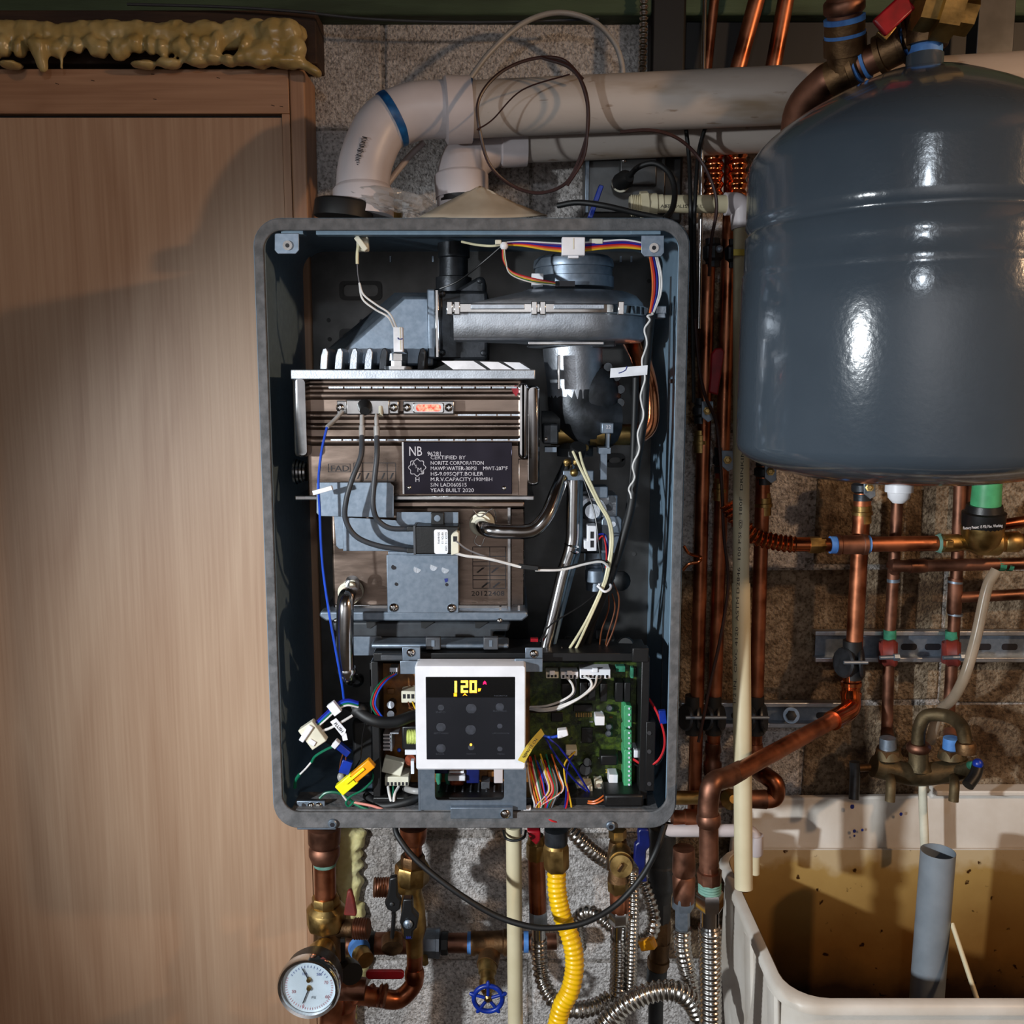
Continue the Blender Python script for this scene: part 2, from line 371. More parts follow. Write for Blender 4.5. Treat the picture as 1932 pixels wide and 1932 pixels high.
# ================================================================== SETTING
WY = .30
struct(B().box(-2.6, 2.6, -3.6, .5, -.04, 0).build('floor', 'floor_grey'))
struct(B().box(-2.6, 2.6, -3.6, .5, 2.36, 2.42).build('ceiling', 'joist'))
struct(B().box(-2.66, -2.6, -3.6, .5, 0, 2.42).build('wall_left', 'concrete'))
struct(B().box(2.6, 2.66, -3.6, .5, 0, 2.42).build('wall_right', 'concrete'))
struct(B().box(-2.66, 2.66, -3.66, -3.6, 0, 2.42).build('wall_front', 'concrete'))
wall = struct(B().box(-2.6, 2.6, WY+.0035, .5, 0, 2.36).build('wall_back', 'mortar'))
# concrete blocks laid in running bond, each slightly proud or set back
bw, bh, g = .397, .197, .006
for r in range(1, 11):
    for c in range(-3, 4):
        x = c*(bw+g)+(.2 if r % 2 else 0)+.03; z = r*(bh+g)+.02
        if x > 1.25 or x+bw < -.75: continue
        d = R.uniform(-.001, .0015)
        b = B(); j = lambda: R.uniform(-.004, .004)
        f = [Vector((x+j(), WY+d, z+j())), Vector((x+bw+j(), WY+d, z+j())), Vector((x+bw+j(), WY+d, z+bh+j())), Vector((x+j(), WY+d, z+bh+j()))]
        b.loft([f, [Vector((v.x, WY+.01, v.z)) for v in f]])
        b.build('block', 'concrete' if x < .16 else 'concrete_light_tint', wall, bevel=.004)  # right-hand blocks carry the light's brown cast in their colour
# green painted sill beam along the top of the wall
bm_ = Wp(600, 27, .265)
beam = struct(B().box(-2.6, 2.6, .265, WY+.004, bm_.z, bm_.z+.24).build('trim_1', 'green_paint', bevel=.004))
B().box(-2.6, 2.6, .252, .265, bm_.z+.03, bm_.z+.2).build('face_board', 'green_paint', beam, bevel=.003)
struct(B().box(Wp(1292, 60, .29).x, 2.6, .288, WY, Wp(1400, 132, .288).z, bm_.z).build('cavity_shade', 'duct_black', bevel=.002))  # dark sheet added in place of an unlit cavity
z1 = Wp(300, 120, .25).z
struct(B().box(-2.6, Wp(583, 50, .205).x, .25, WY+.004, z1, bm_.z).build('trim_2', 'wood_beam', bevel=.002))
tag(B().tube([(240, 8, .235), (420, 13, .235), (560, 22, .235), (700, 36, .235), (900, 42, .235), (1130, 36, .235)], 2.6).build('cable', 'cable_grey'), 'thin dark cable running along the green beam at the ceiling', 'cable')
for k in range(8):   # ceiling joists, seen only in reflections and from aside
    B().box(-2.4+k*.62, -2.36+k*.62, -3.5, .1, 2.2, 2.36).build('joist', 'joist', bpy.data.objects['ceiling'])

# ------------------------------------------------------------------ plywood door in a pine frame
DY = .232
door = T('door_1', 'pale maple plywood door panel in a pine frame left of the open boiler', 'door', Wp(300, 1900, DY)-Vector((0, 0, .6)))
door['kind'] = 'structure'; del door['category']
zt = Wp(300, 130, DY).z; zm = Wp(300, 214, DY).z; z0 = Wp(300, 221, DY).z
xr = Wp(577, 250, DY).x; xi = Wp(547, 250, DY).x; xp = Wp(532, 250, DY).x
B().box(-1.25, xi, DY, WY, zm, zt).build('header', 'pine_frame', door, bevel=.001)
B().box(xi+.0006, xr, DY+.001, WY, 0, zt).build('stile', 'pine_stile', door, bevel=.002)
B().box(xp, xi, DY+.0012, WY-.01, 0, zm-.0003).build('stop_strip', 'pine_stile', door, bevel=.0005)
B().box(-1.25, xp-.0006, DY+.003, WY-.02, 0, z0).build('plywood_panel', 'maple_ply', door)
B().box(-1.25, xp, DY+.012, WY-.02, z0, zm).build('gap_shade', 'black_rubber', door)  # black strip stands in for the shade inside the open gap
for x, y in ((108, 158), (288, 140), (292, 187), (412, 147), (515, 199), (531, 201), (175, 152)):
    p = Wp(x, y, DY-.0003)
    B().obox(p, (1, 0, R.uniform(-.4, .2)), .0022, .0007, .0003).build('knot', 'wood_beam', door, bevel=.0003)

# ------------------------------------------------------------------ spray foam
def foam(name, blobs, m, vox, label):
    b = B()
    for x, y, Y, rx, rz, ry in blobs:
        c = Wp(x, y, Y); k = sc(c); b.sph(c, 1, 12, (rx*k, ry*k, rz*k), px=False)
    o = b.build(name, m, ang=180)
    md = o.modifiers.new('remesh', 'REMESH'); md.mode = 'VOXEL'; md.voxel_size = vox; md.use_smooth_shade = True
    s = o.modifiers.new('smooth', 'SMOOTH'); s.iterations = 4; s.factor = .5
    t = bpy.data.textures.new(name, 'CLOUDS'); t.noise_scale = .018
    d = o.modifiers.new('lumps', 'DISPLACE'); d.texture = t; d.strength = .006; d.mid_level = .5
    return tag(o, label, 'foam')
bl = []
x = -40
while x < 560:
    h = 26+R.uniform(-4, 5); bl.append((x, 66+R.uniform(-3, 3), .225, 26, h*.95, 24))
    if R.random() < .8: bl.append((x+R.uniform(-9, 9), 86+R.uniform(-6, 10), .212, R.uniform(9, 16), R.uniform(12, 22), 18))
    x += 17
for i in range(7): bl.append((72+i*1.5, 84+i*6.5, .205, 21-i*1.6, 14, 20-i*1.6))
for i in range(6): bl.append((118-i*.5, 90+i*7, .210, 5, 8, 6))
for i in range(6): bl.append((311, 84+i*7, .212, 6-abs(i-3)*.3, 8, 8))
for x, y, a, c in ((350, 100, 14, 12), (375, 106, 16, 12), (402, 110, 18, 12), (432, 114, 14, 11), (455, 112, 14, 12), (270, 122, 26, 8), (320, 120, 26, 9), (372, 118, 22, 9), (470, 108, 24, 16), (500, 98, 28, 22), (515, 60, 26, 26), (545, 62, 26, 28), (556, 92, 24, 24), (540, 118, 36, 10), (20, 122, 22, 6), (492, 118, 30, 10)):
    bl.append((x, y, .212, a, c, 22))
for i in range(7): bl.append((560+i*6.5, 112+i*4.3, .215, 14-i*.7, 11-i*.7, 14))
foam('expanding_foam', bl, 'foam_dark', .0026, 'lumpy cured beige spray foam bead above the plywood door header')
bl = []
for y in range(1568, 1960, 10):
    t = (y-1568)/390
    xc = 668-10*math.sin(t*9)+R.uniform(-4, 4); wd = 27+R.uniform(-5, 4)-(9 if .28 < t < .5 else 0)-(8 if t > .8 else 0)
    bl.append((xc-12, y, .292, wd*.7, 12, 22)); bl.append((xc+6+R.uniform(-4, 5), y+4, .295, wd*.6, 10, 18))
foam('expanding_foam', bl, 'foam_light', .0028, 'pale yellow foam strip beside the plywood door below the boiler')

# ================================================================== CASING
XL = Wp(478, 415, 0).x-.001; XR = Wp(1303, 415, 0).x; ZT = Wp(890, 411, 0).z; ZB = Wp(890, 1561, 0).z; DB = .245
CR = .030
cas = T('boiler_casing', 'open grey-blue steel casing of the wall-hung boiler, front cover removed', 'boiler', Vector(((XL+XR)/2, .12, ZB)))
def ring(o, y, r=None, ob=None, ot=None):
    return rr(XL+o, XR-o, ZB+(ob if ob is not None else o), ZT-(ot if ot is not None else o), y, max(.003, CR-o*.8) if r is None else r, 8)
B().loft([ring(.0022, DB), ring(.0022, .0022), ring(.0125, .0022), ring(.0125, 0), ring(0, 0, CR), ring(0, DB, CR)], closed=True).build('shell', 'casing_paint', cas, bevel=.0006)
B().loft([ring(.0015, -.0002, ob=.001, ot=.001), ring(.0015, -.0045, ob=.001, ot=.001), ring(.0120, -.0050, ob=.0205, ot=.0135), ring(.0120, -.0002, ob=.0205, ot=.0135)], closed=True).build('gasket', 'gasket', cas, bevel=.0012)
# thinner flange behind the gasket at the bottom
B().box(XL+.02, XR-.02, -.0001, .05, ZB+.0022, ZB+.0215).build('bottom_flange', 'gasket', cas, bevel=.001)
B().box(XL+.0022, XR-.0022, DB-.0025, DB, ZB+.002, ZT-.002).build('back_panel', 'panel_back', cas)
# embossed pads and slots in the back plate
bp_ = DB-.003
def slot(a, b, c, d, name='slot'):
    f = lambda i, y: prr(a+i, b+i, c-i, d-i, y, 9)
    B().loft([f(0, bp_), f(0, bp_-.004), f(7, bp_-.004), f(7, bp_)], closed=True).build(name, 'black_plastic', cas)
for a, b, c, d in ((640, 530, 720, 566), (640, 620, 722, 662), (1142, 856, 1180, 882)): slot(a, b, c, d)
for x, y in ((620, 604), (682, 606), (622, 640), (1180, 565), (1225, 530), (1210, 615), (1196, 1045)):
    B().cyl((x, y, bp_), (x, y, bp_-.001), 4, 12).build('hole', 'black_rubber', cas)
for x in (1170, 1190, 735, 815): B().bx(x, 483, x+3, 494, .20, .206).build('tab', 'galvanised', cas)
# top rail with the two cover brackets
B().bx(596, 433, 1238, 443, .004, .018).build('top_rail', 'casing_paint', cas, bevel=.0006)
B().bx(530, 430, 572, 442, .002, .02).build('rail_end', 'casing_paint', cas, bevel=.0006)
B().bx(1190, 431, 1247, 442, .002, .02).build('rail_end', 'casing_paint', cas, bevel=.0006)
for x0, x1, y0, y1 in ((518, 564, 440, 479), (1210, 1253, 444, 484)):
    p = [(x0, y0), (x1, y0), (x1, y1-7), (x1-6, y1), (x0+6, y1), (x0, y1-7)]
    br = B().poly(p, .001, .003).build('cover_bracket', 'galvanised', cas, bevel=.0005)
    c = Wp((x0+x1)/2+2, (y0+y1)/2+4, .0009); B().cyl(c, c+Vector((0, -.002, 0)), 9, 18).build('rivet_nut', 'chrome', br)
    B().cyl(c+Vector((0, -.0021, 0)), c+Vector((0, -.0024, 0)), 4, 12).build('thread_hole', 'ink', br)
for x, y in ((628, 1553), (1152, 1557)):
    c = Wp(x, y, -.0052); pl = B().lathe(c, c+Vector((0, -.004, 0)), [(0, 9), (.7, 9), (1, 7)], 18).build('cover_plug', 'galvanised', cas)
    B().lathe(c+Vector((0, -.0041, 0)), c+Vector((0, -.0046, 0)), [(0, 4.5), (1, 4.5)], 6).build('socket', 'ink', pl)
B().bx(560, 1556, 634, 1566, .004, .05).build('mounting_foot', 'galvanised', cas, bevel=.001)
# side liners: dark insulated panel and the seams on the right wall
xi = XR-.0026
B().box(xi-.0012, xi, .10, .104, ZB+.05, ZT-.05).build('seam', 'dark_tray', cas)
B().box(xi-.002, xi, .03, .09, ZT-.175, ZT-.170).build('seam', 'dark_tray', cas)
struct
# ================================================================== HEAT EXCHANGER (primary)
hx = T('heat_exchanger', 'stainless primary heat exchanger with nameplate and glowing flame window', 'heat exchanger', (780, 950, .10))
B().bx(578, 716, 985, 942, .045, .17).build('body', 'stainless_brown', hx, bevel=.002)
B().bx(548, 697, 1010, 716, .022, .18).build('top_flange', 'aluminium', hx, bevel=.0012)
B().bx(556, 935, 1008, 944, .036, .18).build('bottom_flange', 'stainless', hx, bevel=.0012)
B().bx(600, 946, 990, 958, .040, .17).build('bottom_lip', 'stainless_brown', hx, bevel=.002)
# pressed ribs across the front
for y0, y1 in ((722, 736), (738, 755), (775, 793), (797, 812), (822, 842)):
    f = []
    for Y, i in ((.046, 0), (.041, 2), (.041, None)):
        pass
    B().tube([(586, (y0+y1)/2, .047), (978, (y0+y1)/2, .047)], (y1-y0)/2, n=12).build('rib', 'stainless_brown', hx, ang=60)
for y, xs in ((731, (620, 975)), (783, (864, 1000)), (830, (624, 985)), (742, (600, 600))):
    x = xs[0]
    while x < xs[1]-8:
        L = R.uniform(16, 36); B().bx(x, y-1.6, min(x+L, xs[1]), y+1.6, .0385, .043).build('weld_bead', 'aluminium', hx); x += L+3
# end caps
for x0, x1, y0, y1, Y in ((553, 580, 712, 862, .026), (978, 996, 722, 866, .030), (994, 1018, 728, 916, .042)):
    f = prr(x0, y0, x1, y1, Y, 9); g = prr(x0+3, y0+3, x1-3, y1-3, Y-.004, 8)
    B().loft([g, f, [Vector((v.x, .165, v.z)) for v in f]]).build('end_cap', 'stainless', hx, ang=60)
B().bx(978, 866, 996, 936, .040, .16).build('corner_post', 'stainless_brown', hx, bevel=.001)
for i in range(4): B().cyl((556+i*6, 890, .07), (560+i*6, 890, .07), 24-i*2, 24).build('bellows_ring', 'stainless', hx)
# fins on the cover
for i, x in enumerate((606, 634, 662, 690, 718, 750, 790)):
    b = B(); xa = x
    f = [(xa-3, 697), (xa-1, 672), (xa+3, 658), (xa+9, 656), (xa+13, 664), (xa+11, 697)]
    b.poly(f, .06, .17); b.build('fin', 'aluminium' if i < 4 else 'dark_cast', hx, bevel=.0008)
# nameplate
npl = B().bx(761, 834, 966, 932, .0345, .0365).build('nameplate', 'mirror_plate', hx, bevel=.0004)
B().bx(759, 834, 762, 932, .0343, .0366).build('plate_edge', 'chrome', npl)
TY = .0342
text('NB', 771, 860, TY, 18, 'etched', hx, wid=24)
text('96281', 806, 860, TY, 8, 'etched', hx, wid=25)
for i, (s, wd) in enumerate((('CERTIFIED BY', 66), ('NORITZ CORPORATION', 100), ('MAWP.WATER-30PSI', 86), ('HS-9.09SQFT.BOILER', 99), ('M.R.V.CAPACITY-190MBH', 116), ('S/N LAD060515', 68), ('YEAR BUILT 2020', 82))):
    text(s, 812, 866.5+i*10.3, TY, 7, 'etched', hx, wid=wd)
text('MWT-207°F', 911, 887.1, TY, 7, 'etched', hx, wid=46)
b = B(); n = 40; ringp = []
for i in range(n): a = 2*math.pi*i/n; rad = 15.5+1.8*math.cos(8*a); ringp.append((787+rad*math.cos(a), 882+rad*math.sin(a)))
b.loft([[Wp(x, y, TY) for x, y in ringp], [Wp(787+(x-787)*.92, 882+(y-882)*.92, TY) for x, y in ringp], [Wp(787+(x-787)*.92, 882+(y-882)*.92, TY+.0004) for x, y in ringp], [Wp(x, y, TY+.0004) for x, y in ringp]], closed=True).build('stamp_outline', 'etched', hx)
for s, x, y, h in (('A', 777, 878, 7), ('S', 783, 883, 6), ('M', 787, 890, 8), ('E', 795, 894, 6), ('H', 783, 909, 9)): text(s, x, y, TY, h, 'etched', hx)
for x, y in ((772, 920), (951, 921)): screw((x, y, .0344), 4.5, hx)
# printed boxes on the body
for x0, y0, x1, y1 in ((619, 875, 661, 891), (667, 873, 746, 874), (667, 889, 746, 890), (667, 907, 746, 908), (667, 874, 668, 908), (684, 874, 685, 908), (710, 874, 711, 908), (730, 874, 731, 908), (746, 874, 747, 908)):
    if y1-y0 > 14 and x1-x0 > 5:
        for q in ((x0, y0, x1, y0+1), (x0, y1-1, x1, y1), (x0, y0, x0+1, y1), (x1-1, y0, x1, y1)): B().bx(*q, .0445, .046).build('printed_line', 'ink', hx)
    else: B().bx(x0, y0, x1, y1, .0445, .046).build('printed_line', 'ink', hx)
text('FAD', 623, 889, .0446, 11, 'ink', hx, wid=34)
for x in (676, 692, 722, 738): B().poly([(x-3, 904), (x, 903), (x+5, 892), (x+2, 892)], .0445, .046).build('printed_mark', 'ink', hx)
# electrode bracket and flame window
el = B().bx(635, 756, 752, 781, .030, .036).build('electrode_bracket', 'stainless', hx, bevel=.001)
B().bx(652, 754, 735, 783, .026, .031).build('raised_plate', 'stainless', el, bevel=.0015)
B().lathe((688, 766, .026), (688, 776, .012), [(0, 14), (.3, 13), (1, 9)], 16).build('boot', 'black_rubber', el)
B().cyl((718, 768, .026), (718, 784, .018), 4).build('electrode', 'cream_plastic', el)
for x in (642, 743): screw((x, 769, .0298), 8, el)
fw = B().bx(760, 756, 857, 782, .030, .036).build('window_bracket', 'stainless', hx, bevel=.0012)
f = prr(779, 760, 838, 779, .028, 3)
B().loft([prr(779, 760, 838, 779, .030, 3), prr(781, 761, 836, 778, .027, 3), prr(785, 763, 832, 776, .027, 5), prr(785, 763, 832, 776, .030, 5)], closed=True).build('window_frame', 'chrome', fw)
rbox(785, 763, 832, 776, .0285, .031, 6).build('flame_glow', 'flame', fw)
for x in (768, 847): screw((x, 769, .0298), 8, fw)
B().poly([(964, 731), (974, 727), (979, 738), (974, 748), (968, 741)], .0395, .044).build('sealant_blob', 'red_plastic', hx)
# sticker strip on the cover
b = B().poly([(818, 697), (858, 679), (985, 683), (1003, 697)], .05, .052)
stp = b.build('striped_label', 'black_plastic', hx)
for a in ((855, 697, 833, 681, 893, 681, 918, 697), (926, 697, 905, 682, 940, 683, 966, 697), (972, 697, 950, 683, 980, 684, 1001, 697)):
    B().poly([(a[i], a[i+1]) for i in (0, 2, 4, 6)], .0490, .0505).build('white_stripe', 'tag_white', stp)
# igniter sensor plug on the cover
B().lathe((752, 698, .04), (752, 664, .04), [(0, 26), (.2, 26), (.22, 14), (.5, 14), (.52, 17), (.9, 16), (1, 10)], 6).build('sensor_nut', 'chrome', hx)

# ------------------------------------------------------------------ exhaust hood and duct flange
hd = T('exhaust_hood', 'grey cast exhaust hood sloping up behind the finned cover', 'duct', (740, 692, .14))
f = [Wp(x, y, .10) for x, y in ((648, 662), (762, 560), (816, 560), (818, 690), (640, 690))]
f2 = [Wp(x, y, .135) for x, y in ((610, 665), (745, 552), (816, 552), (818, 690), (600, 690))]
B().loft([f, f2, [Vector((v.x, .19, v.z)) for v in f2]]).build('hood', 'galvanised', hd, bevel=.003)
B().bx(806, 545, 822, 676, .078, .19).build('flange', 'galvanised', hd, bevel=.002)
B().bx(820, 545, 829, 676, .070, .19).build('gasket_plate', 'stainless', hd, bevel=.0015)
B().bx(829, 548, 920, 680, .100, .19).build('flange_plate', 'dark_cast', hd, bevel=.004)
for x, y in ((835, 554), (835, 665), (905, 530), (912, 666)): screw((x, y, .098), 6, hd, 'dark_cast')
B().lathe((856, 560, .17), (856, 440, .17), [(0, 34), (.3, 34), (.32, 27), (.6, 27), (.62, 30), (1, 30)], 28).build('flue_stub', 'dark_cast', hd)
B().poly([(838, 560), (905, 520), (916, 525), (916, 600), (838, 600)], .12, .18).build('elbow_cover', 'dark_cast', hd, bevel=.004)

# ------------------------------------------------------------------ blower
bl_ = T('blower', 'cast aluminium combustion blower with round motor on top', 'fan', (1090, 640, .115))
C = Wp(1090, 580, .115); Rb = 128*sc(C)
def vol(z, xl, rad, ins=0):
    yf = C.y-rad; out = [Vector((xl, C.y-rad*.15, z)), Vector((xl, yf+ins, z))]
    m = (C.x-xl)/3
    for i in (1, 2): out.append(Vector((xl+m*i, yf+ins*(1-i/3), z)))
    for i in range(25):
        a = math.radians(-90+i*10.8); out.append(Vector((C.x+rad*math.cos(a), C.y+rad*math.sin(a), z)))
    return out
zz = lambda py: Wp(1000, py, .03).z
xl = Wp(852, 600, .0).x
lo = [vol(zz(641), xl, Rb*.93, .0), vol(zz(634), xl, Rb*.985), vol(zz(610), xl, Rb), vol(zz(592), xl, Rb)]
B().loft(lo).build('lower_housing', 'aluminium', bl_, ang=50)
up = [vol(zz(591), xl, Rb), vol(zz(575), xl+.012, Rb*.99), vol(zz(562), Wp(925, 560, .03).x, Rb*.95), vol(zz(548), Wp(985, 550, .03).x, Rb*.86), vol(zz(541), Wp(1000, 550, .03).x, Rb*.75)]
B().loft(up).build('upper_housing', 'aluminium', bl_, ang=50)
B().loft([vol(zz(590), xl-.006, Rb*1.04), vol(zz(572), xl-.004, Rb*1.04)]).build('seam_flange', 'chrome', bl_, bevel=.001)
for x in (848, 862, 1008, 1024, 1172): B().bx(x-6, 568, x+6, 594, C.y-Rb*1.13, C.y-Rb*.98).build('clamp_lug', 'chrome', bl_, bevel=.001)
for x0, x1 in ((888, 990), (1045, 1140)): B().bx(x0, 574, x1, 583, C.y-Rb*1.075, C.y-Rb*.98).build('clip_bar', 'aluminium', bl_, bevel=.0006)
B().bx(1225, 577, 1258, 592, .10, .12).build('mount_ear', 'aluminium', bl_, bevel=.001)
B().bx(1240, 590, 1256, 600, .10, .12).build('mount_ear', 'aluminium', bl_, bevel=.001)
cm = Wp(1082, 545, .115)
tp = Wp(1082, 486, .115)
B().lathe(cm, tp, [(0, 76), (.35, 76), (.37, 73), (.62, 73), (.64, 75), (.72, 76), (.9, 74), (1, 66)], 40).build('motor', 'galvanised', bl_)
B().bx(1003, 516, 1025, 537, .0575, .0578+.02).build('motor_label', 'tag_white', bl_)
B().bx(1048, 530, 1085, 540, .050, .07).build('cable_slot', 'ink', bl_)
# inlet flange and mixing elbow below
B().lathe((1078, 642, .10), (1078, 655, .10), [(0, 62), (.4, 64), (.42, 82), (.9, 84), (1, 80)], 32).build('inlet_flange', 'aluminium', bl_)
B().bx(996, 644, 1140, 651, .045, .1).build('flange_bar', 'stainless', bl_, bevel=.001)
B().bx(1120, 640, 1160, 655, .06, .1).build('flange_bar', 'dark_cast', bl_, bevel=.001)
B().lathe((1080, 655, .10), (1086, 752, .10), [(0, 56), (.3, 55), (.6, 53), (1, 52)], 32).build('mixing_tube', 'aluminium', bl_)
B().tube([(1086, 735, .10), (1088, 768, .10), (1112, 790, .10), (1150, 792, .11)], 52, n=26, res=10).build('mixing_elbow', 'dark_cast', bl_)
B().sph((1112, 745, .10), 60, 28, (1, .8, 1.05)).build('venturi_body', 'dark_cast', bl_)
for a in range(8):
    t = math.radians(-75+a*22); B().lathe((1110+62*math.cos(t), 745+66*math.sin(t), .10), (1110+62*math.cos(t), 745+66*math.sin(t), .085), [(0, 9), (1, 8)], 12).build('cover_lug', 'dark_cast', bl_)
B().bx(1052, 670, 1057, 735, .044, .06).build('casting_rib', 'chrome', bl_, bevel=.0008)
# ------------------------------------------------------------------ brass water fittings and copper elbow
bf = T('water_fitting', 'brass water fitting with clips and a fat copper elbow under the blower', 'fitting', (1100, 900, .12))
B().cyl((1040, 820, .10), (1190, 820, .10), 20, 24).build('brass_body', 'brass', bf)
B().lathe((1112, 818, .09), (1150, 818, .09), [(0, 23), (.3, 23), (.32, 26), (.7, 26), (.72, 20), (1, 20)], 24).build('collar', 'brass', bf)
B().bx(1135, 798, 1158, 818, .055, .10).build('clip', 'galvanised', bf, bevel=.001)
text('22', 1143, 809, .0546, 7, 'etched', bf)
B().bx(1146, 818, 1150, 846, .056, .075).build('clip_leg', 'galvanised', bf)
B().bx(1130, 845, 1152, 856, .056, .085).build('clip_foot', 'galvanised', bf)
B().bx(1133, 856, 1145, 905, .06, .07).build('support_strap', 'galvanised', bf)
B().lathe((1022, 795, .09), (1056, 795, .09), [(0, 20), (1, 20)], 20).build('left_union', 'iron', bf)
B().bx(1024, 800, 1054, 838, .055, .10).build('left_clip', 'dark_cast', bf, bevel=.002)
B().bx(1028, 844, 1050, 853, .058, .08).build('clip_foot', 'galvanised', bf)
B().sph((1030, 828, .058), 6, 12).build('clip_ball', 'chrome', bf)
B().lathe((1085, 860, .10), (1085, 835, .10), [(0, 34), (.6, 34), (1, 24)], 24).build('valve_body', 'iron', bf)
for x, y in ((1070, 872), (1088, 872), (1104, 845)): screw((x, y, .062), 7, bf, 'brass')
B().cyl((1088, 858, .062), (1092, 842, .055), 15, 20).build('sensor_port', 'black_rubber', bf)
B().bx(1062, 888, 1120, 908, .05, .06).build('strap_plate', 'galvanised', bf, bevel=.001)
B().sph((1083, 892, .048), 8, 12).build('brass_nut', 'brass', bf)
B().tube([(1150, 820, .10), (1225, 820, .10), (1226, 735, .11), (1205, 665, .13), (1190, 640, .16)], 19, n=24, fil=55).build('copper_elbow', 'copper_bright', bf)

# ------------------------------------------------------------------ secondary exchanger
h2 = T('condensing_exchanger', 'brown-tinted lower stainless exchanger box with printed tick table', 'heat exchanger', (800, 1170, .12))
B().bx(626, 955, 964, 1150, .060, .19).build('body', 'stainless_brown', h2, bevel=.003)
B().bx(962, 958, 990, 1152, .075, .19).build('side_wall', 'stainless_brown', h2, bevel=.002)
B().bx(958, 958, 963, 1152, .054, .08).build('edge_strip', 'stainless', h2)
B().bx(632, 1141, 958, 1153, .050, .08).build('lower_step', 'stainless', h2, bevel=.001)
b = B(); f = [(604, 1154), (994, 1154), (997, 1163), (985, 1172), (615, 1172), (602, 1163)]
b.poly(f, .040, .19).build('bottom_flange', 'galvanised', h2, bevel=.002)
for x, y in ((636, 1149), (944, 1151), (979, 1149)): B().bx(x-2, y-6, x+2, y+4, .045, .048).build('pin', 'chrome', h2)
for x, y in ((634, 1171), (942, 1171)): screw((x, y, .039), 5, h2)
# printed table
for y in (1032, 1050, 1060, 1068, 1086, 1094, 1110): B().bx(892, y-.6, 955, y+.6, .0594, .061).build('printed_line', 'ink', h2)
for x in (892, 924, 954): B().bx(x-.6, 1032, x+.6, 1110, .0593, .061).build('printed_line', 'ink', h2)
for x, y in ((907, 1076), (934, 1076), (916, 1104), (937, 1104)): B().poly([(x-8, y+4), (x-5, y+5), (x+8, y-5), (x+3, y-5)], .0593, .061).build('printed_mark', 'ink', h2)
text('20122408', 889, 1124, .0593, 9, 'ink', h2, wid=62)
tr = T('condensate_tray', 'dark grey moulded tray with notches under the exchanger', 'tray', (790, 1215, .12))
B().poly([(626, 1173), (964, 1173), (960, 1192), (930, 1192), (930, 1205), (650, 1205), (650, 1192), (630, 1192)], .058, .19).build('tray', 'dark_tray', tr, bevel=.003)
B().poly([(725, 1204), (955, 1204), (950, 1218), (730, 1218)], .065, .19).build('lower_step', 'dark_tray', tr, bevel=.002)
for x in (692, 795, 897): B().poly([(x-1, 1174), (x+24, 1174), (x+6, 1186), (x, 1185)], .0565, .06).build('notch', 'black_rubber', tr)
B().poly([(634, 1201), (718, 1201), (723, 1206), (723, 1237), (634, 1237)], .050, .053).build('support_plate', 'galvanised', tr, bevel=.0005)
B().bx(700, 1215, 960, 1224, .02, .05).build('frame_bar', 'galvanised', tr, bevel=.002)
for x in (803, 912): 
    q = B().bx(x, 1203, x+28, 1226, .012, .02).build('hanger_tab', 'grey_plastic', tr, bevel=.001)
    B().bx(x+11, 1208, x+17, 1220, .0112, .013).build('slot', 'galvanised', q)

# ------------------------------------------------------------------ bracket plates and igniter module
bk = T('mounting_plate', 'galvanised bracket plates screwed in front of the lower exchanger', 'bracket', (800, 1160, .04))
B().poly([(597, 912), (601, 910), (736, 910), (743, 917), (743, 977), (603, 974), (597, 968)], .016, .0175).build('upper_plate', 'galvanised', bk, bevel=.0005)
B().poly([(630, 972), (648, 972), (650, 1036), (640, 1036), (634, 1030)], .030, .045).build('side_leg', 'galvanised', bk, bevel=.0005)
B().poly([(647, 976), (714, 979), (748, 982), (748, 966), (865, 966), (865, 1046), (778, 1046), (778, 1040), (647, 1040)], .026, .0275).build('middle_plate', 'galvanised', bk, bevel=.0005)
lp = B().bx(730, 1047, 865, 1157, .020, .0215).build('lower_plate', 'galvanised', bk, bevel=.0007)
B().bx(732, 1041, 863, 1048, .0215, .030).build('bent_edge', 'galvanised', bk, bevel=.0007)
for x, y, r in ((743, 1070, 5), (748, 1102, 3.5), (843, 1103, 3.2)): B().cyl((x, y, .0199), (x, y, .0196), r, 14).build('hole', 'ink', lp)
for x, y in ((787, 1074), (818, 1070), (840, 1075)): B().lathe((x, y, .0200), (x, y, .0197), [(0, 7), (1, 7)], 18).build('stamp', 'aluminium', lp)
B().poly([(838, 1092), (845, 1091), (845, 1097), (840, 1099)], .0196, .0202).build('ink_mark', 'ink_blue', lp)
for x, y in ((743, 1146), (852, 1147)): screw((x, y, .0198), 8.5, lp)
ig = T('igniter_module', 'black igniter module with a white label and cream plug', 'module', (822, 1046, .02))
B().bx(782, 993, 866, 1046, -.002, .024).build('case', 'black_plastic', ig, bevel=.0015)
B().bx(780, 992, 784, 1047, -.003, .024).build('case_rim', 'grey_plastic', ig)
for y in (993, 1034): B().bx(767, y, 782, y+10, .004, .018).build('cable_boot', 'black_rubber', ig, bevel=.001)
tb = B().bx(813, 967, 838, 992, .014, .020).build('mounting_tab', 'black_plastic', ig, bevel=.001)
B().lathe((825, 978, .0139), (825, 978, .013), [(0, 6), (.9, 6), (1, 4)], 16).build('eyelet', 'galvanised', tb)
lb = rbox(819, 999, 845, 1045, -.0026, -.0020, 4).build('label', 'tag_white', ig)
for i, (s, wd) in enumerate((('CLICK 112 12005', 36), ('VBYCN 115', 22), ('50/60Hz', 22))): text(s, 840-i*7, 1004, -.0028, 3.4, 'ink', ig, rot=90, wid=wd)
pg = B().poly([(855, 1006), (862, 1002), (866, 1006), (866, 1044), (851, 1048), (851, 1010)], -.012, .005).build('plug', 'cream_plastic', ig, bevel=.001)
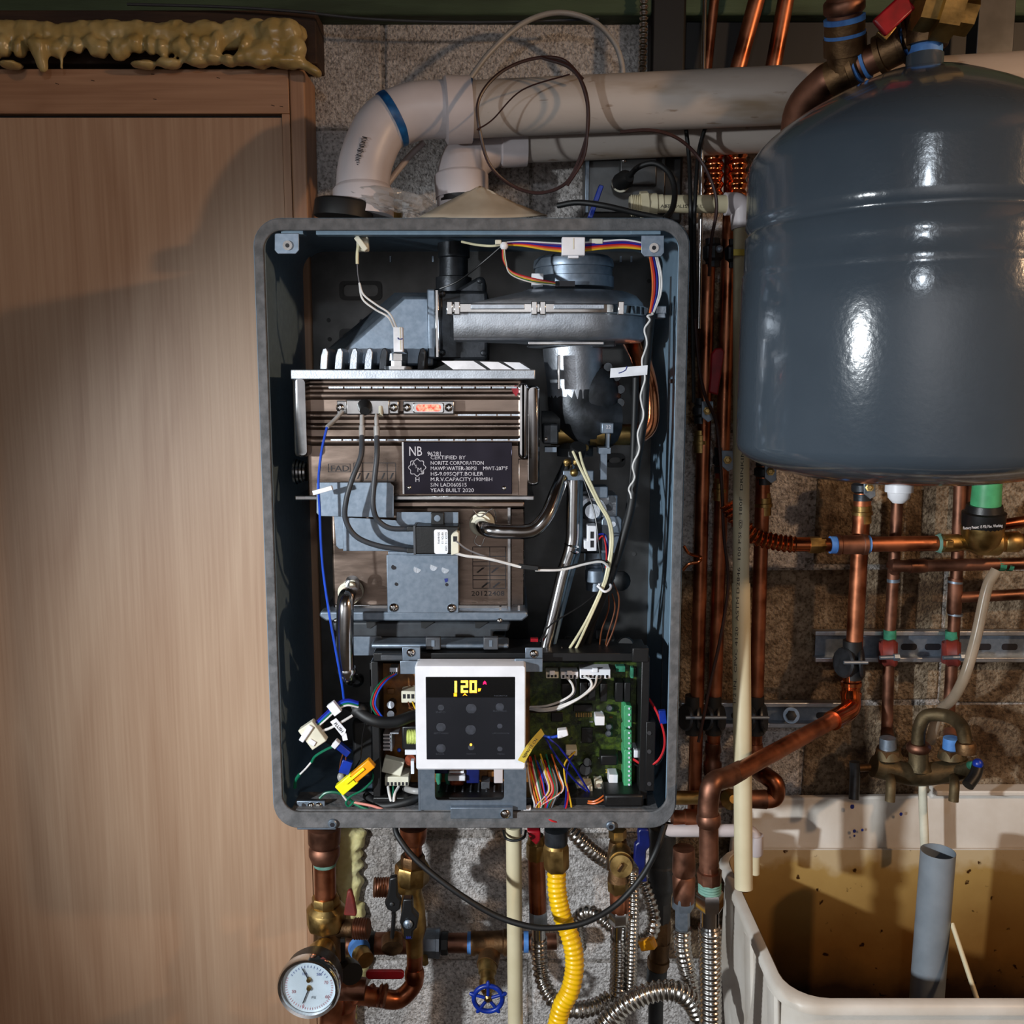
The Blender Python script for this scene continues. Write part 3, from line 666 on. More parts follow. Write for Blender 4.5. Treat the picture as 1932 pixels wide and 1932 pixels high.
B().bx(855, 1012, 862, 1022, -.0126, -.011).build('plug_slot', 'ink', pg)

hv = T('ignition_lead', 'thick dark grey ignition lead nearer the blue wire, with white tip', 'cable', (683, 822, .01), 'igniter leads')
B().tube([(683, 822, .006), (681, 860, -.006), (664, 905, -.012), (653, 945, -.012), (652, 980, -.008), (672, 1012, -.004), (715, 1030, 0), (772, 1038, .008)], 5.2, n=12).build('cable', 'cable_grey', hv)
B().lathe((683, 824, .006), (683, 783, .012), [(0, 5.6), (.5, 6), (.52, 4.2), (.7, 4.6), (1, 4.2)], 12).build('sleeve', 'pex_grey', hv)
hv = T('ignition_lead', 'thick dark grey ignition lead nearer the nameplate, with white tip', 'cable', (711, 822, .01), 'igniter leads')
B().tube([(711, 822, .010), (711, 860, .0), (705, 920, -.004), (704, 955, -.004), (712, 980, 0), (735, 996, .004), (772, 998, .010)], 5.2, n=12).build('cable', 'cable_grey', hv)
B().lathe((711, 824, .010), (710, 780, .014), [(0, 5.6), (.45, 6), (.47, 3.8), (.75, 4.4), (1, 2)], 12).build('sleeve', 'pex_grey', hv)
hv = T('ground_wire', 'thin bright blue wire hanging from the flame rod past the exchangers', 'wire', (612, 860, 0))
wire(hv, [(617, 806, .0), (607, 850, -.006), (601, 905, -.008), (603, 960, -.008), (608, 1060, -.006), (620, 1150, -.006), (634, 1230, -.004), (645, 1290, 0), (649, 1320, .01)], 2.4, 'w_blue', 'wire')
B().tube([(646, 776, .018), (632, 792, .010), (617, 806, 0)], 4.2, n=10).build('sleeve', 'pex_grey', hv)
B().obox((609, 925, -.010), (1, 0, .28), .011, .003, .0025).build('tie', 'tag_white', hv, bevel=.0005)

# ------------------------------------------------------------------ stainless tubes
def stub(p, parent, r=22):
    p = V3(p); B().lathe(p, p+Vector((-.004, -.018, -.002)), [(0, r), (.25, r), (.28, r*.86), (.5, r*.86), (.53, r), (.75, r), (.78, r*.8), (1, r*.8)], 26).build('fitting', 'cream_plastic', parent)
t1 = T('stainless_tube', 'polished drain tube bending down from the left of the lower exchanger', 'tube', (655, 1290, .04), 'polished tubes')
stub((666, 1113, .058), t1)
B().tube([(668, 1118, .045), (654, 1128, .012), (651, 1170, .004), (653, 1265, .010), (662, 1280, .03), (672, 1282, .06)], 16, n=24, res=10).build('tube', 'stainless', t1)
B().lathe((654, 1260, .009), (655, 1270, .010), [(0, 17), (.5, 19), (1, 17)], 24).build('bead', 'stainless', t1)
cl = B().ribbon([(655, 1112, .032), (658, 1092, .030), (672, 1092, .030), (676, 1112, .032)], 4, 1, (0, -1, 0)); cl.build('spring_clip', 'stainless', t1)
t2 = T('stainless_tube', 'polished tube curving right then up from the lower exchanger', 'tube', (930, 1003, .04), 'polished tubes')
stub((912, 985, .058), t2)
B().tube([(906, 990, .045), (922, 1000, .020), (960, 1003, .018), (1005, 1000, .022), (1032, 972, .028), (1052, 925, .045), (1072, 880, .07)], 14, n=24, res=10).build('tube', 'stainless', t2)
B().tube([(893, 962, .03), (906, 975, .03), (930, 960, .03), (937, 985, .034)], 1.2).build('spring_clip', 'chrome', t2)
B().tube([(900, 1010, .03), (895, 1022, .03), (907, 1030, .03), (914, 1015, .03)], 1.2).build('spring_clip', 'chrome', t2)
t3 = T('stainless_tube', 'long straight polished water pipe slanting down right of the exchangers', 'tube', (1050, 1225, .05), 'polished tubes')
B().tube([(1082, 905, .05), (1080, 1028, .05), (1064, 1075, .045), (1028, 1228, .04)], 12.5, n=24, fil=30).build('tube', 'stainless', t3)
for y in (1026, 1036): B().lathe((1079.6, y, .05), (1078, y+6, .05), [(0, 13), (.5, 15.5), (1, 13)], 24).build('bead', 'chrome', t3)
B().tube([(1094, 905, .062), (1093, 1030, .062), (1078, 1080, .057), (1040, 1228, .05)], 6, n=14, fil=30).build('rear_tube', 'casing_paint', t3)

# ------------------------------------------------------------------ gas valve cluster
gv = T('gas_valve', 'gas valve with square cast flange and white plug behind the harness', 'valve', (1130, 1110, .08))
B().bx(1096, 934, 1165, 985, .085, .14).build('flange', 'aluminium', gv, bevel=.002)
B().lathe((1118, 965, .084), (1118, 965, .060), [(0, 28), (.4, 27), (.41, 20), (.7, 20), (1, 14)], 28).build('diaphragm', 'aluminium', gv)
for x, y in ((1155, 942), (1150, 957)): B().lathe((x, y, .0845), (x, y, .078), [(0, 7), (1, 7)], 14).build('port', 'dark_cast', gv)
B().bx(1110, 918, 1147, 940, .075, .10).build('bracket', 'galvanised', gv, bevel=.001)
B().bx(1092, 975, 1140, 1045, .07, .15).build('coil_body', 'dark_cast', gv, bevel=.003)
cp_ = B().poly([(1135, 982), (1141, 974), (1168, 974), (1173, 980), (1170, 1044), (1135, 1044)], .062, .067).build('cover_plate', 'galvanised', gv, bevel=.001)
B().cyl((1157, 989, .0618), (1157, 989, .061), 5, 12).build('stamp', 'aluminium', cp_)
pl = B().poly([(1108, 992), (1126, 992), (1126, 1040), (1108, 1040), (1108, 1036), (1102, 1036), (1102, 1020), (1108, 1020)], .045, .07).build('plug', 'white_plastic', gv, bevel=.001)
for q in ((1114, 1003, 1120, 1016), (1114, 1020, 1120, 1033)): B().bx(*q, .0442, .046).build('plug_slot', 'ink', pl)
B().lathe((1124, 1040, .09), (1126, 1112, .09), [(0, 22), (.3, 22), (.32, 20), (1, 20)], 24).build('cylinder', 'galvanised', gv)
B().lathe((1124, 1072, .075), (1124, 1098, .075), [(0, 12), (.1, 20), (.9, 20), (1, 16)], 20).build('regulator', 'galvanised', gv)
B().sph((1170, 1096, .16), 20, 16, (1, .6, 1)).build('knob', 'black_rubber', gv)
for p in ([(1128, 1008, .05), (1142, 1010, .04), (1147, 1040, .035), (1146, 1070, .03)], [(1126, 1022, .05), (1138, 1012, .04), (1144, 1040, .032), (1143, 1072, .028)]):
    wire(gv, p, 1.6, 'w_red' if p[0][0] == 1126 else 'w_navy')

# ------------------------------------------------------------------ long harnesses
hs = T('wire_harness', 'black sleeved harness with a twisted white strand hanging down the right side', 'wires', (1150, 1230, .03))
main = [(1236, 560, .05), (1228, 600, .045), (1219, 690, .035), (1214, 790, .03), (1200, 880, .03), (1190, 960, .03), (1168, 1040, .025), (1148, 1100, .02), (1128, 1150, .025), (1100, 1200, .035), (1085, 1232, .045)]
B().tube(main, 8, n=14).build('sleeve', 'black_rubber', hs)
B().tube([(1200, 700, .05), (1192, 900, .05), (1178, 1000, .05), (1150, 1090, .04), (1125, 1160, .045), (1105, 1230, .055)], 6, n=12).build('inner_sleeve', 'black_rubber', hs)
tw = []
for i, p in enumerate(path([(1229, 590, .034), (1221, 610, .030), (1214, 690, .022), (1210, 790, .018), (1197, 880, .018), (1187, 940, .02)], None, 7)):
    tw.append(p+Vector((.0022*math.sin(i*1.3), -.002*abs(math.cos(i)), 0)))
B().tube(tw, 1.9, n=7, res=4).build('white_strand', 'w_white', hs)
fl = B().poly([(1152, 695), (1222, 689), (1221, 707), (1151, 713)], .018, .0186).build('flag_label', 'tag_white', hs)
B().tube([(1167, 704, .0175), (1173, 702, .0175), (1180, 698, .0175), (1183, 691, .0175)], .8, n=5).build('pen_mark', 'ink_blue', hs)
for k, (dx, m) in enumerate(((0, 'w_orange'), (3, 'w_red'), (7, 'w_navy'), (11, 'w_white'), (14, 'w_white'))):
    wire(hs, [(1226+dx, 484, .015), (1231+dx*1.2, 520, .02), (1231+dx*1.1, 555, .025), (1226+dx*.5, 590, .034)], 1.9, m)
hy = T('wire_pair', 'pair of cream wires running from the brass fitting down to the tray', 'wires', (1090, 1232, .03))
for dx in (0, 7):
    wire(hy, [(1081+dx*1.8, 852, .05), (1096+dx, 885, .03), (1126+dx*.6, 945, .016), (1148+dx*.5, 985, .014), (1152+dx*.5, 1030, .014), (1143+dx*.5, 1085, .012), (1134+dx*.4, 1112, .010), (1108+dx*.6, 1168, .016), (1078+dx*1.6, 1218, .03), (1062+dx*2.0, 1238, .04)], 2.7, 'w_cream')
B().tube([(1127, 1105, .008), (1140, 1116, .002), (1150, 1112, .006), (1152, 1104, .014), (1142, 1100, .02), (1130, 1103, .012)], 2.4, n=8).build('zip_tie', 'white_plastic', hy)
B().poly([(1060, 1222), (1068, 1231), (1055, 1232)], .03, .034).build('clip', 'tag_white', hy)
mw = T('module_wire', 'white and grey wire pair crossing from the igniter plug to the harness', 'wires', (980, 1070, .0))
wire(mw, [(858, 1043, -.010), (880, 1049, -.010), (920, 1054, -.008), (983, 1070, -.006)], 2.9, 'w_white')
wire(mw, [(860, 1020, -.012), (885, 1038, -.008), (935, 1056, -.002), (983, 1068, -.002)], 1.8, 'w_grey')
B().obox((997, 1070, -.005), (1, 0, -.12), .011, .0022, .0025).build('sleeve', 'black_rubber', mw, bevel=.0004)
wire(mw, [(1010, 1076, -.004), (1060, 1075, 0), (1105, 1064, .004), (1135, 1060, .006), (1148, 1070, .008)], 2.4, 'w_white')
wire(mw, [(1014, 1071, -.003), (1060, 1071, 0), (1105, 1060, .004), (1130, 1056, .006), (1148, 1062, .01)], 1.5, 'w_black')
thn = T('sensor_wire', 'thin black wires looping behind the slanting polished pipe', 'wires', (1050, 1200, .03))
for p in ([(1100, 900, .05), (1122, 970, .035), (1130, 1030, .03), (1138, 1080, .03)], [(1160, 1090, .03), (1100, 1140, .028), (1040, 1178, .026), (1018, 1210, .03)], [(1155, 1095, .03), (1168, 1130, .03), (1160, 1180, .035), (1140, 1230, .04)]):
    wire(thn, p, 1.5, 'w_black' if p[0][0] != 1155 else 'w_brown')
wire(thn, [(1148, 1120, .03), (1148, 1150, .035), (1135, 1190, .04), (1130, 1230, .05)], 1.4, 'w_brown')
wire(thn, [(1155, 1120, .03), (1160, 1150, .035), (1146, 1200, .04), (1140, 1235, .05)], 1.4, 'w_brown')

# ------------------------------------------------------------------ top wiring and clips
tw_ = T('wire_harness', 'coloured wires with a white plug strung under the top rail', 'wires', (1080, 470, .02))
cols = ('w_white', 'w_purple', 'w_navy', 'w_red', 'w_orange', 'w_yellow')
for i, m in enumerate(cols):
    wire(tw_, [(948, 458+i*.8, .02), (985, 456+i*1.5, .02), (1030, 458+i*2.6, .015), (1065, 460+i*3, .01)], 1.9, m)
    wire(tw_, [(1102, 458+i*3, .01), (1140, 455+i*2.8, .012), (1180, 453+i*2.8, .012), (1220, 460+i*2.2, .010)], 1.9, m)
cn = B().bx(1060, 447, 1104, 482, .001, .014).build('plug', 'white_plastic', tw_, bevel=.001)
B().bx(1081, 449, 1083, 470, .0004, .002).build('seam', 'cream_plastic', cn)
B().bx(1072, 481, 1092, 487, .003, .012).build('latch', 'white_plastic', cn, bevel=.0006)
B().bx(1112, 450, 1138, 460, .01, .018).build('clip', 'cream_plastic', tw_, bevel=.001)
wire(tw_, [(871, 456, .04), (900, 462, .03), (930, 464, .022), (950, 460, .018)], 2.4, 'w_cream')
B().sph((951, 464, .014), 8, 10, (1, .8, 1)).build('zip_tie', 'white_plastic', tw_)
B().bx(934, 452, 946, 461, .012, .02).build('tie_clip', 'cream_plastic', tw_, bevel=.001)
mwz = T('motor_wire', 'thin coloured wires drooping from the tie to the blower motor', 'wires', (1000, 530, .03))
for i, m in enumerate(('w_red', 'w_pink', 'w_yellow', 'w_green', 'w_white')):
    wire(mwz, [(948+i*.8, 468, .014), (950+i, 492, .014), (965-i*.5, 512+i*1.2, .018), (1000, 524+i*2, .025), (1047, 533+i*1.2, .045)], 1.4, m)
wire(mwz, [(945, 466, .02), (905, 500, .03), (865, 530, .05), (830, 545, .06)], 1.8, 'w_black')
sw = T('thermistor', 'overheat sensor on two white leads hanging from a cream clip', 'sensor', (752, 665, .03))
B().bx(672, 446, 695, 474, .022, .03).build('clip', 'cream_plastic', sw, bevel=.0015)
B().obox((682, 460, .018), (.6, 0, -.8), .009, .004, .003).build('clip_latch', 'cream_plastic', sw, bevel=.001)
wire(sw, [(676, 462, .02), (674, 480, .02), (674, 498, .02)], 3.0, 'w_cream')
wire(sw, [(674, 498, .02), (675, 516, .02), (678, 534, .02)], 1.0, 'w_grey')
wire(sw, [(678, 534, .02), (686, 556, .016), (710, 575, .016), (735, 592, .016), (748, 618, .024)], 2.0, 'w_white')
wire(sw, [(678, 534, .02), (684, 564, .016), (708, 584, .016), (732, 598, .016), (744, 620, .024)], 2.0, 'w_white')
se = B().bx(742, 617, 760, 664, .020, .030).build('sensor_body', 'tag_white', sw, bevel=.0008)
B().bx(754, 617, 756, 660, .0192, .021).build('seam', 'cream_plastic', se)
B().tube([(750, 637, .0190), (753, 640, .0190), (760, 639, .0190)], .9, n=5).build('pen_mark', 'ink_blue', se)

# ================================================================== ELECTRONICS TRAY
ty = T('electronics_tray', 'black plastic tray frame holding both circuit boards', 'tray', (960, 1530, .05))
def tb(a, b, c, d, Y0, Y1, m='black_plastic', nm='frame_wall', bev=.001): return B().bx(a, b, c, d, Y0, Y1).build(nm, m, ty, bevel=bev)
tb(700, 1250, 1225, 1520, .066, .072, nm='tray_floor')
tb(704, 1232, 1224, 1248, .010, .07); tb(702, 1248, 716, 1520, .016, .07); tb(1208, 1240, 1224, 1520, .012, .07)
tb(704, 1505, 1222, 1520, .012, .07); tb(718, 1236, 760, 1246, .004, .05, 'grey_plastic', 'rim'); 
tb(1193, 1223, 1224, 1250, .000, .014, nm='corner_tab')
tb(1218, 1362, 1236, 1493, .010, .05, nm='side_rail')
for y in (1383, 1418, 1479): B().cyl((1225, y, .0098), (1225, y, .009), 4, 12).build('hole', 'ink', ty)
for i in range(9): tb(826+i*15, 1492, 829+i*15, 1515, .028, .06, 'grey_plastic', 'rib', 0)
tb(1140, 1500, 1215, 1524, .000, .04, nm='lower_cover', bev=.003)
for a, b, c, d in ((665, 1360, 706, 1470),): tb(a, b, c, d, .05, .12, nm='side_box', bev=.004)
tb(1130, 1205, 1160, 1228, .06, .10, nm='rear_knob')
B().lathe((1180, 1218, .08), (1180, 1218, .05), [(0, 17), (.8, 17), (1, 14)], 20).build('rear_cap', 'black_rubber', ty)
B().lathe((1065, 1216, .08), (1110, 1222, .08), [(0, 16), (.5, 18), (1, 14)], 20).build('rear_ring', 'dark_cast', ty)
pb = T('power_board', 'brown power circuit board on the left with capacitors and coils', 'circuit board', (770, 1500, .05))
B().bx(718, 1252, 1000, 1500, .056, .060).build('board', 'pcb_brown', pb)
def comp(parent, nm, m, a, b, c, d, Y0, Y1=.056, bev=.0008): return B().bx(a, b, c, d, Y0, Y1).build(nm, m, parent, bevel=bev)
c1 = comp(pb, 'connector', 'white_plastic', 735, 1260, 750, 1273, .040)
for i in range(4): B().bx(735.5+i*3.8, 1268, 738+i*3.8, 1273, .0394, .041).build('pin', 'ink', c1)
text('102', 770, 1301, .0555, 9, 'tag_white', pb, wid=18)
c2 = comp(pb, 'connector', 'cream_plastic', 757, 1304, 784, 1326, .036)
for i in range(3): B().bx(760+i*8, 1310, 765+i*8, 1318, .0354, .037).build('pin', 'ink', c2)
for x, y in ((737, 1330), (737, 1348)):
    cc = B().cyl((x+4, y-6, .056), (x, y, .030), 7.5, 18).build('capacitor', 'black_plastic', pb)
    B().cyl((x, y, .0299), (x-.1, y, .0293), 6.8, 18).build('capacitor_top', 'aluminium', cc)
hsk = comp(pb, 'heat_sink', 'aluminium', 735, 1384, 740, 1418, .030)
for i in range(5): B().bx(723, 1385+i*7, 738, 1388+i*7, .030, .055).build('fin', 'pvc_white', hsk)
B().bx(736, 1382, 752, 1385, .030, .055).build('fin', 'aluminium', hsk)
trf = comp(pb, 'transformer', 'black_plastic', 758, 1370, 800, 1415, .024, bev=.002)
B().tube([(768, 1390, .022), (800, 1390, .022)], 14, n=18, corr=(3, .06)).build('winding', 'coil_yellow', trf)
B().sph((753, 1415, .045), 4, 10).build('bead_capacitor', 'w_blue', pb)
tor = B().lathe((774, 1434, .052), (774, 1434, .036), [(0, 11), (.5, 13), (1, 10)], 22).build('choke', 'enamel_copper', pb)
B().bx(775, 1436, 781, 1460, .022, .03).build('bobbin', 'tag_white', tor); B().bx(764, 1415, 790, 1424, .026, .04).build('bobbin', 'white_plastic', tor)
B().obox((742, 1444, .034), (.25, 0, 1), .009, .012, .006).build('relay', 'cream_plastic', pb, bevel=.001)
c3 = comp(pb, 'connector', 'cream_plastic', 726, 1466, 771, 1483, .026)
for i in range(6): B().bx(730+i*7, 1476, 734+i*7, 1482, .0254, .027).build('pin', 'ink', c3)
for x0 in (823, 840): B().lathe((x0+5, 1452, .05), (x0+5, 1486, .05), [(0, 5), (.5, 6.5), (1, 1)], 12).build('varistor', 'verdigris', pb)
comp(pb, 'film_capacitor', 'navy_plastic', 820, 1440, 845, 1460, .036); comp(pb, 'film_capacitor', 'navy_plastic', 880, 1446, 904, 1478, .034)
i1 = comp(pb, 'inductor', 'enamel_copper', 848, 1448, 875, 1484, .034, bev=.003)
B().bx(845, 1464, 878, 1474, .028, .05).build('bobbin', 'tag_white', i1, bevel=.001); B().bx(848, 1455, 875, 1459, .030, .05).build('bobbin', 'tag_white', i1)
comp(pb, 'ceramic_resistor', 'pvc_white', 932, 1446, 949, 1478, .034)
comp(pb, 'connector', 'grey_plastic', 908, 1476, 924, 1500, .036)
for x, y in ((912, 1466), (920, 1456), (790, 1300), (730, 1300), (905, 1500)): comp(pb, 'chip', 'pcb_brown', x, y, x+14, y+10, .052)
gb = T('control_board', 'green control circuit board on the right with a long terminal strip', 'circuit board', (1100, 1500, .05))
B().bx(1000, 1250, 1208, 1502, .054, .058).build('board', 'pcb_green', gb)
for a, b, c, d, n in ((1094, 1263, 1152, 1281, 7), (1058, 1268, 1091, 1281, 4), (1030, 1268, 1054, 1280, 3)):
    q = comp(gb, 'connector', 'white_plastic' if n > 3 else 'cream_plastic', a, b, c, d, .032, .054)
    for i in range(n): B().bx(a+3+i*(c-a-4)/n, d-7, a+7+i*(c-a-4)/n, d-2, .0314, .033).build('pin', 'ink', q)
    B().bx((a+c)/2-5, b-2, (a+c)/2+5, b+6, .030, .034).build('latch', 'white_plastic', q, bevel=.0005)
for a, b, c, d in ((1094, 1288, 1108, 1322), (1110, 1288, 1124, 1322), (1133, 1290, 1146, 1324), (1161, 1288, 1176, 1325), (1178, 1288, 1190, 1325), (1060, 1290, 1076, 1318)):
    comp(gb, 'relay', 'black_plastic', a, b, c, d, .034, .054)
comp(gb, 'chip', 'black_plastic', 1097, 1373, 1119, 1402, .050, .054); comp(gb, 'chip', 'black_plastic', 1040, 1345, 1062, 1362, .050, .054)
comp(gb, 'chip', 'black_plastic', 1082, 1330, 1118, 1343, .048, .054)
for i in range(7): B().bx(1086+i*4.6, 1345, 1089+i*4.6, 1353, .0522, .054).build('solder_pad', 'brass', gb)
comp(gb, 'connector', 'white_plastic', 1123, 1352, 1141, 1369, .036, .054)
comp(gb, 'transformer', 'black_plastic', 1133, 1425, 1166, 1445, .034, .054, .002)
text('2330', 1142, 1458, .0535, 7, 'tag_yellow', gb, wid=15)
for q in ((1108, 1438, 9), (1104, 1452, 13)): B().lathe((q[0], q[1], .054), (q[0], q[1], .036), [(0, q[2]), (.9, q[2]), (1, q[2]*.8)], 18).build('capacitor', 'black_plastic', gb)
for x, y in ((1151, 1336), (1150, 1371), (1149, 1384)): B().lathe((x, y, .054), (x, y, .044), [(0, 7), (.7, 7), (1, 4)], 14).build('potentiometer', 'grey_plastic', gb)
for x in (1122, 1088): 
    q = comp(gb, 'jumper_block', 'cream_plastic', x, 1474, x+15, 1489, .038, .054); B().cyl((x+7, 1482, .0378), (x+7, 1482, .036), 4, 12).build('pin', 'chrome', q)
comp(gb, 'connector', 'cream_plastic', 1103, 1484, 1118, 1499, .030, .054); comp(gb, 'connector', 'cream_plastic', 1068, 1415, 1089, 1426, .036, .054)
comp(gb, 'connector', 'white_plastic', 1149, 1462, 1166, 1481, .034, .054); comp(gb, 'connector', 'white_plastic', 1196, 1416, 1204, 1430, .028, .054)
for a, b, c, d in ((1162, 1257, 1180, 1268), (1190, 1260, 1196, 1280)): comp(gb, 'disc_capacitor', 'verdigris', a, b, c, d, .044, .054)
for i in range(26):
    x, y = R.uniform(1068, 1195), R.uniform(1335, 1495)
    if 1170 < x < 1196: x -= 30
    comp(gb, 'chip', R.choice(('black_plastic', 'aluminium', 'black_plastic', 'pcb_brown')), x, y, x+R.uniform(3, 7), y+R.uniform(2, 5), .0525, .054, 0)
for a, b, n in ((1330, 1373, 4), (1376, 1413, 4), (1414, 1490, 9)):
    q = B().poly([(1177, a+3), (1181, a), (1192, a+2), (1192, b), (1180, b), (1177, b-5)], .026, .054).build('terminal_block', 'terminal_green', gb, bevel=.0008)
    for i in range(n):
        y = a+7+i*(b-a-8)/max(1, n-1); B().lathe((1187, y, .0258), (1187, y, .025), [(0, 2.5), (1, 2.2)], 10).build('terminal_screw', 'aluminium', q)

# wires on the boards
g = T('board_wires', 'black and white wires looping from the white plugs on the green board', 'wires', (1060, 1330, .03))
for i, p in enumerate(([(1069, 1278, .028), (1080, 1292, .018), (1080, 1308, .014), (1060, 1322, .012), (1030, 1332, .018), (1000, 1334, .03)], [(1084, 1278, .028), (1086, 1296, .018), (1082, 1312, .014), (1060, 1327, .012), (1030, 1336, .018), (1000, 1337, .03)], [(1102, 1276, .026), (1114, 1284, .016), (1114, 1298, .012), (1090, 1318, .008), (1050, 1334, .010), (1020, 1338, .018), (1000, 1335, .03)], [(1126, 1276, .026), (1122, 1292, .016), (1110, 1305, .010), (1085, 1322, .006), (1052, 1337, .008), (1022, 1341, .016), (1000, 1338, .03)], [(1138, 1276, .026), (1130, 1290, .018), (1116, 1304, .012), (1090, 1320, .008), (1055, 1339, .009), (1025, 1343, .016), (1000, 1342, .03)])):
    wire(g, p, 2.3, ('w_white', 'w_black', 'w_white', 'w_white', 'w_black')[i])
g = T('board_wires', 'two blue wires with a yellow paper tag and small white plug', 'wires', (1050, 1450, .0))
wire(g, [(1020, 1386, -.002), (1038, 1391, -.004), (1056, 1388, 0)], 2.6, 'w_blue')
wire(g, [(1028, 1390, -.002), (1045, 1420, 0), (1066, 1450, .01), (1085, 1473, .02), (1106, 1492, .028)], 1.9, 'w_navy')
wire(g, [(1032, 1390, -.002), (1055, 1410, 0), (1078, 1440, .01), (1096, 1468, .02), (1112, 1494, .028)], 1.9, 'w_navy')
B().poly([(1052, 1379), (1070, 1377), (1073, 1388), (1060, 1393), (1052, 1394)], -.006, .004).build('plug', 'white_plastic', g, bevel=.001)
yt = B().ribbon([(983, 1437, -.036), (996, 1415, -.037), (1005, 1402, -.030), (1024, 1380, -.012)], 7, .25, (.2, -1, .1)).build('paper_tag', 'tag_yellow', g)
text('REMOTE CN', 989, 1431, -.0385, 5, 'ink', g, rot=-56, wid=44)
g = T('board_wires', 'fan of many thin coloured wires beside the controller bracket', 'wires', (1020, 1545, .0))
rnd = ['w_white', 'w_orange', 'w_yellow', 'w_red', 'w_white', 'w_green', 'w_brown', 'w_red', 'w_blue', 'w_purple', 'w_white', 'w_yellow', 'w_pink', 'w_red', 'w_green', 'w_brown', 'w_grey', 'w_black', 'w_orange', 'w_white']
for i, m in enumerate(rnd):
    x0 = 993+i*2.6+R.uniform(-1, 1); xm = 997+i*3.1; xe = 1003+(i % 9)*3.2+R.uniform(-2, 2)+(10 if i > 12 else 0)
    wire(g, [(x0+R.uniform(-2, 4), 1428+R.uniform(-6, 14), .035), (xm, 1462, .016), (xm+6+R.uniform(-2, 3), 1492, .006), (xe+6, 1518, .004), (xe, 1536, .016)], 1.7, m)
for p, m in (([(1085, 1418, .03), (1066, 1440, .016), (1066, 1470, .010), (1076, 1510, .006), (1080, 1538, .01)], 'w_yellow'), ([(1080, 1421, .03), (1064, 1448, .016), (1072, 1500, .006), (1060, 1545, .002), (1045, 1550, -.006), (1030, 1542, -.002)], 'w_red'), ([(1082, 1424, .03), (1070, 1450, .016), (1068, 1500, .006), (1064, 1540, .008)], 'w_navy'), ([(1155, 1484, .03), (1140, 1500, .012), (1120, 1512, .008), (1098, 1508, .02)], 'w_orange'), ([(1162, 1484, .03), (1146, 1503, .012), (1122, 1516, .008), (1094, 1511, .02)], 'w_orange')):
    wire(g, p, 1.7, m)
B().poly([(986, 1528), (1002, 1524), (1002, 1536), (990, 1538)], .0, .01).build('plug', 'white_plastic', g, bevel=.001)
for i in range(5): wire(g, [(984+i*3, 1538+i, .004), (998+i*2, 1544-i, -.002), (1016+i, 1534, .002)], 1.7, rnd[i+6])
g = T('board_wires', 'red wire bowing round the right edge of the control board', 'wires', (1230, 1440, .02))
wire(g, [(1194, 1432, .03), (1215, 1443, .016), (1238, 1438, .010), (1252, 1415, .008), (1253, 1385, .010), (1240, 1345, .016), (1224, 1318, .03)], 2.4, 'w_red')
wire(g, [(1194, 1440, .032), (1215, 1449, .018), (1240, 1442, .012), (1254, 1418, .010)], 2.0, 'w_black')
B().obox((1250, 1352, .014), (-.12, 0, 1), .008, .004, .003).build('blue_clip', 'blue_paint', g, bevel=.0006)
g = T('board_wires', 'thin blue red and green wires curving at the left of the power board', 'wires', (720, 1360, .02))
for i, m in enumerate(('w_green', 'w_red', 'w_blue')):
    wire(g, [(740+i*4, 1272, .036), (722+i*4, 1284, .02), (706+i*4, 1305, .008), (700+i*4, 1328, .004), (708+i*4, 1345, .004), (722+i*3, 1360, .008)], 1.7, m)
wire(g, [(778, 1324, .03), (786, 1342, .03)], 1.6, 'w_yellow'); wire(g, [(770, 1324, .03), (774, 1334, .03), (782, 1340, .034)], 1.4, 'w_brown')
bs = T('wire_harness', 'thick black taped loom bulging left of the controller', 'wires', (690, 1360, .01))
B().tube([(655, 1328, .02), (668, 1335, .012), (690, 1352, .004), (715, 1362, .002), (745, 1362, .008), (775, 1352, .02), (800, 1345, .03)], 11, n=16).build('taped_sleeve', 'black_rubber', bs)
B().sph((678, 1340, .010), 17, 14, (1.1, .8, .9)).build('tape_bulge', 'black_rubber', bs)
for i, m in enumerate(('w_navy', 'w_blue', 'w_green', 'w_white')):
    wire(bs, [(676, 1325+i*3, .004), (655, 1320+i*3.5, .0), (635, 1328+i*4, -.002), (612, 1348+i*4, -.004), (594, 1366+i*3, -.004)], 2.2, m)
B().obox((631, 1336, -.006), (.6, 0, -.8), .0075, .0035, .005).build('white_tie', 'white_plastic', bs, bevel=.0006)
B().obox((591, 1385, -.006), (.55, 0, -.8), .014, .006, .010).build('plug', 'cream_plastic', bs, bevel=.001)
B().obox((579, 1382, -.010), (.55, 0, .8), .011, .005, .003).build('plug_latch', 'white_plastic', bs, bevel=.001)
B().obox((590, 1399, -.010), (.8, 0, -.5), .004, .004, .003).build('plug_latch', 'white_plastic', bs, bevel=.0006)
wire(bs, [(604, 1380, -.004), (622, 1374, -.002), (645, 1362, .0), (665, 1350, .004)], 2.6, 'w_white')
wire(bs, [(690, 1362, .01), (684, 1390, .012), (680, 1430, .012), (668, 1452, .01)], 1.3, 'w_black')
ft = B().poly([(623, 1362), (634, 1355), (653, 1377), (651, 1384), (645, 1389)], -.004, -.0034).build('paper_tag', 'tag_white', bs)
text('FLUSH', 629, 1366, -.0045, 6, 'ink', bs, rot=50, wid=22)
B().poly([(645, 1389), (653, 1383), (656, 1396), (647, 1398)], -.0036, -.003).build('paper_tag', 'tag_white', bs)
q = T('connector_pair', 'bright blue two-part wire connector under the flush tag', 'connector', (650, 1440, .0))
B().obox((645, 1411, -.004), (.75, 0, -.65), .011, .004, .004).build('upper_half', 'blue_paint', q, bevel=.0008)
B().obox((634, 1403, -.005), (.75, 0, -.65), .003, .0045, .0045).build('collar', 'tag_white', q, bevel=.0006)
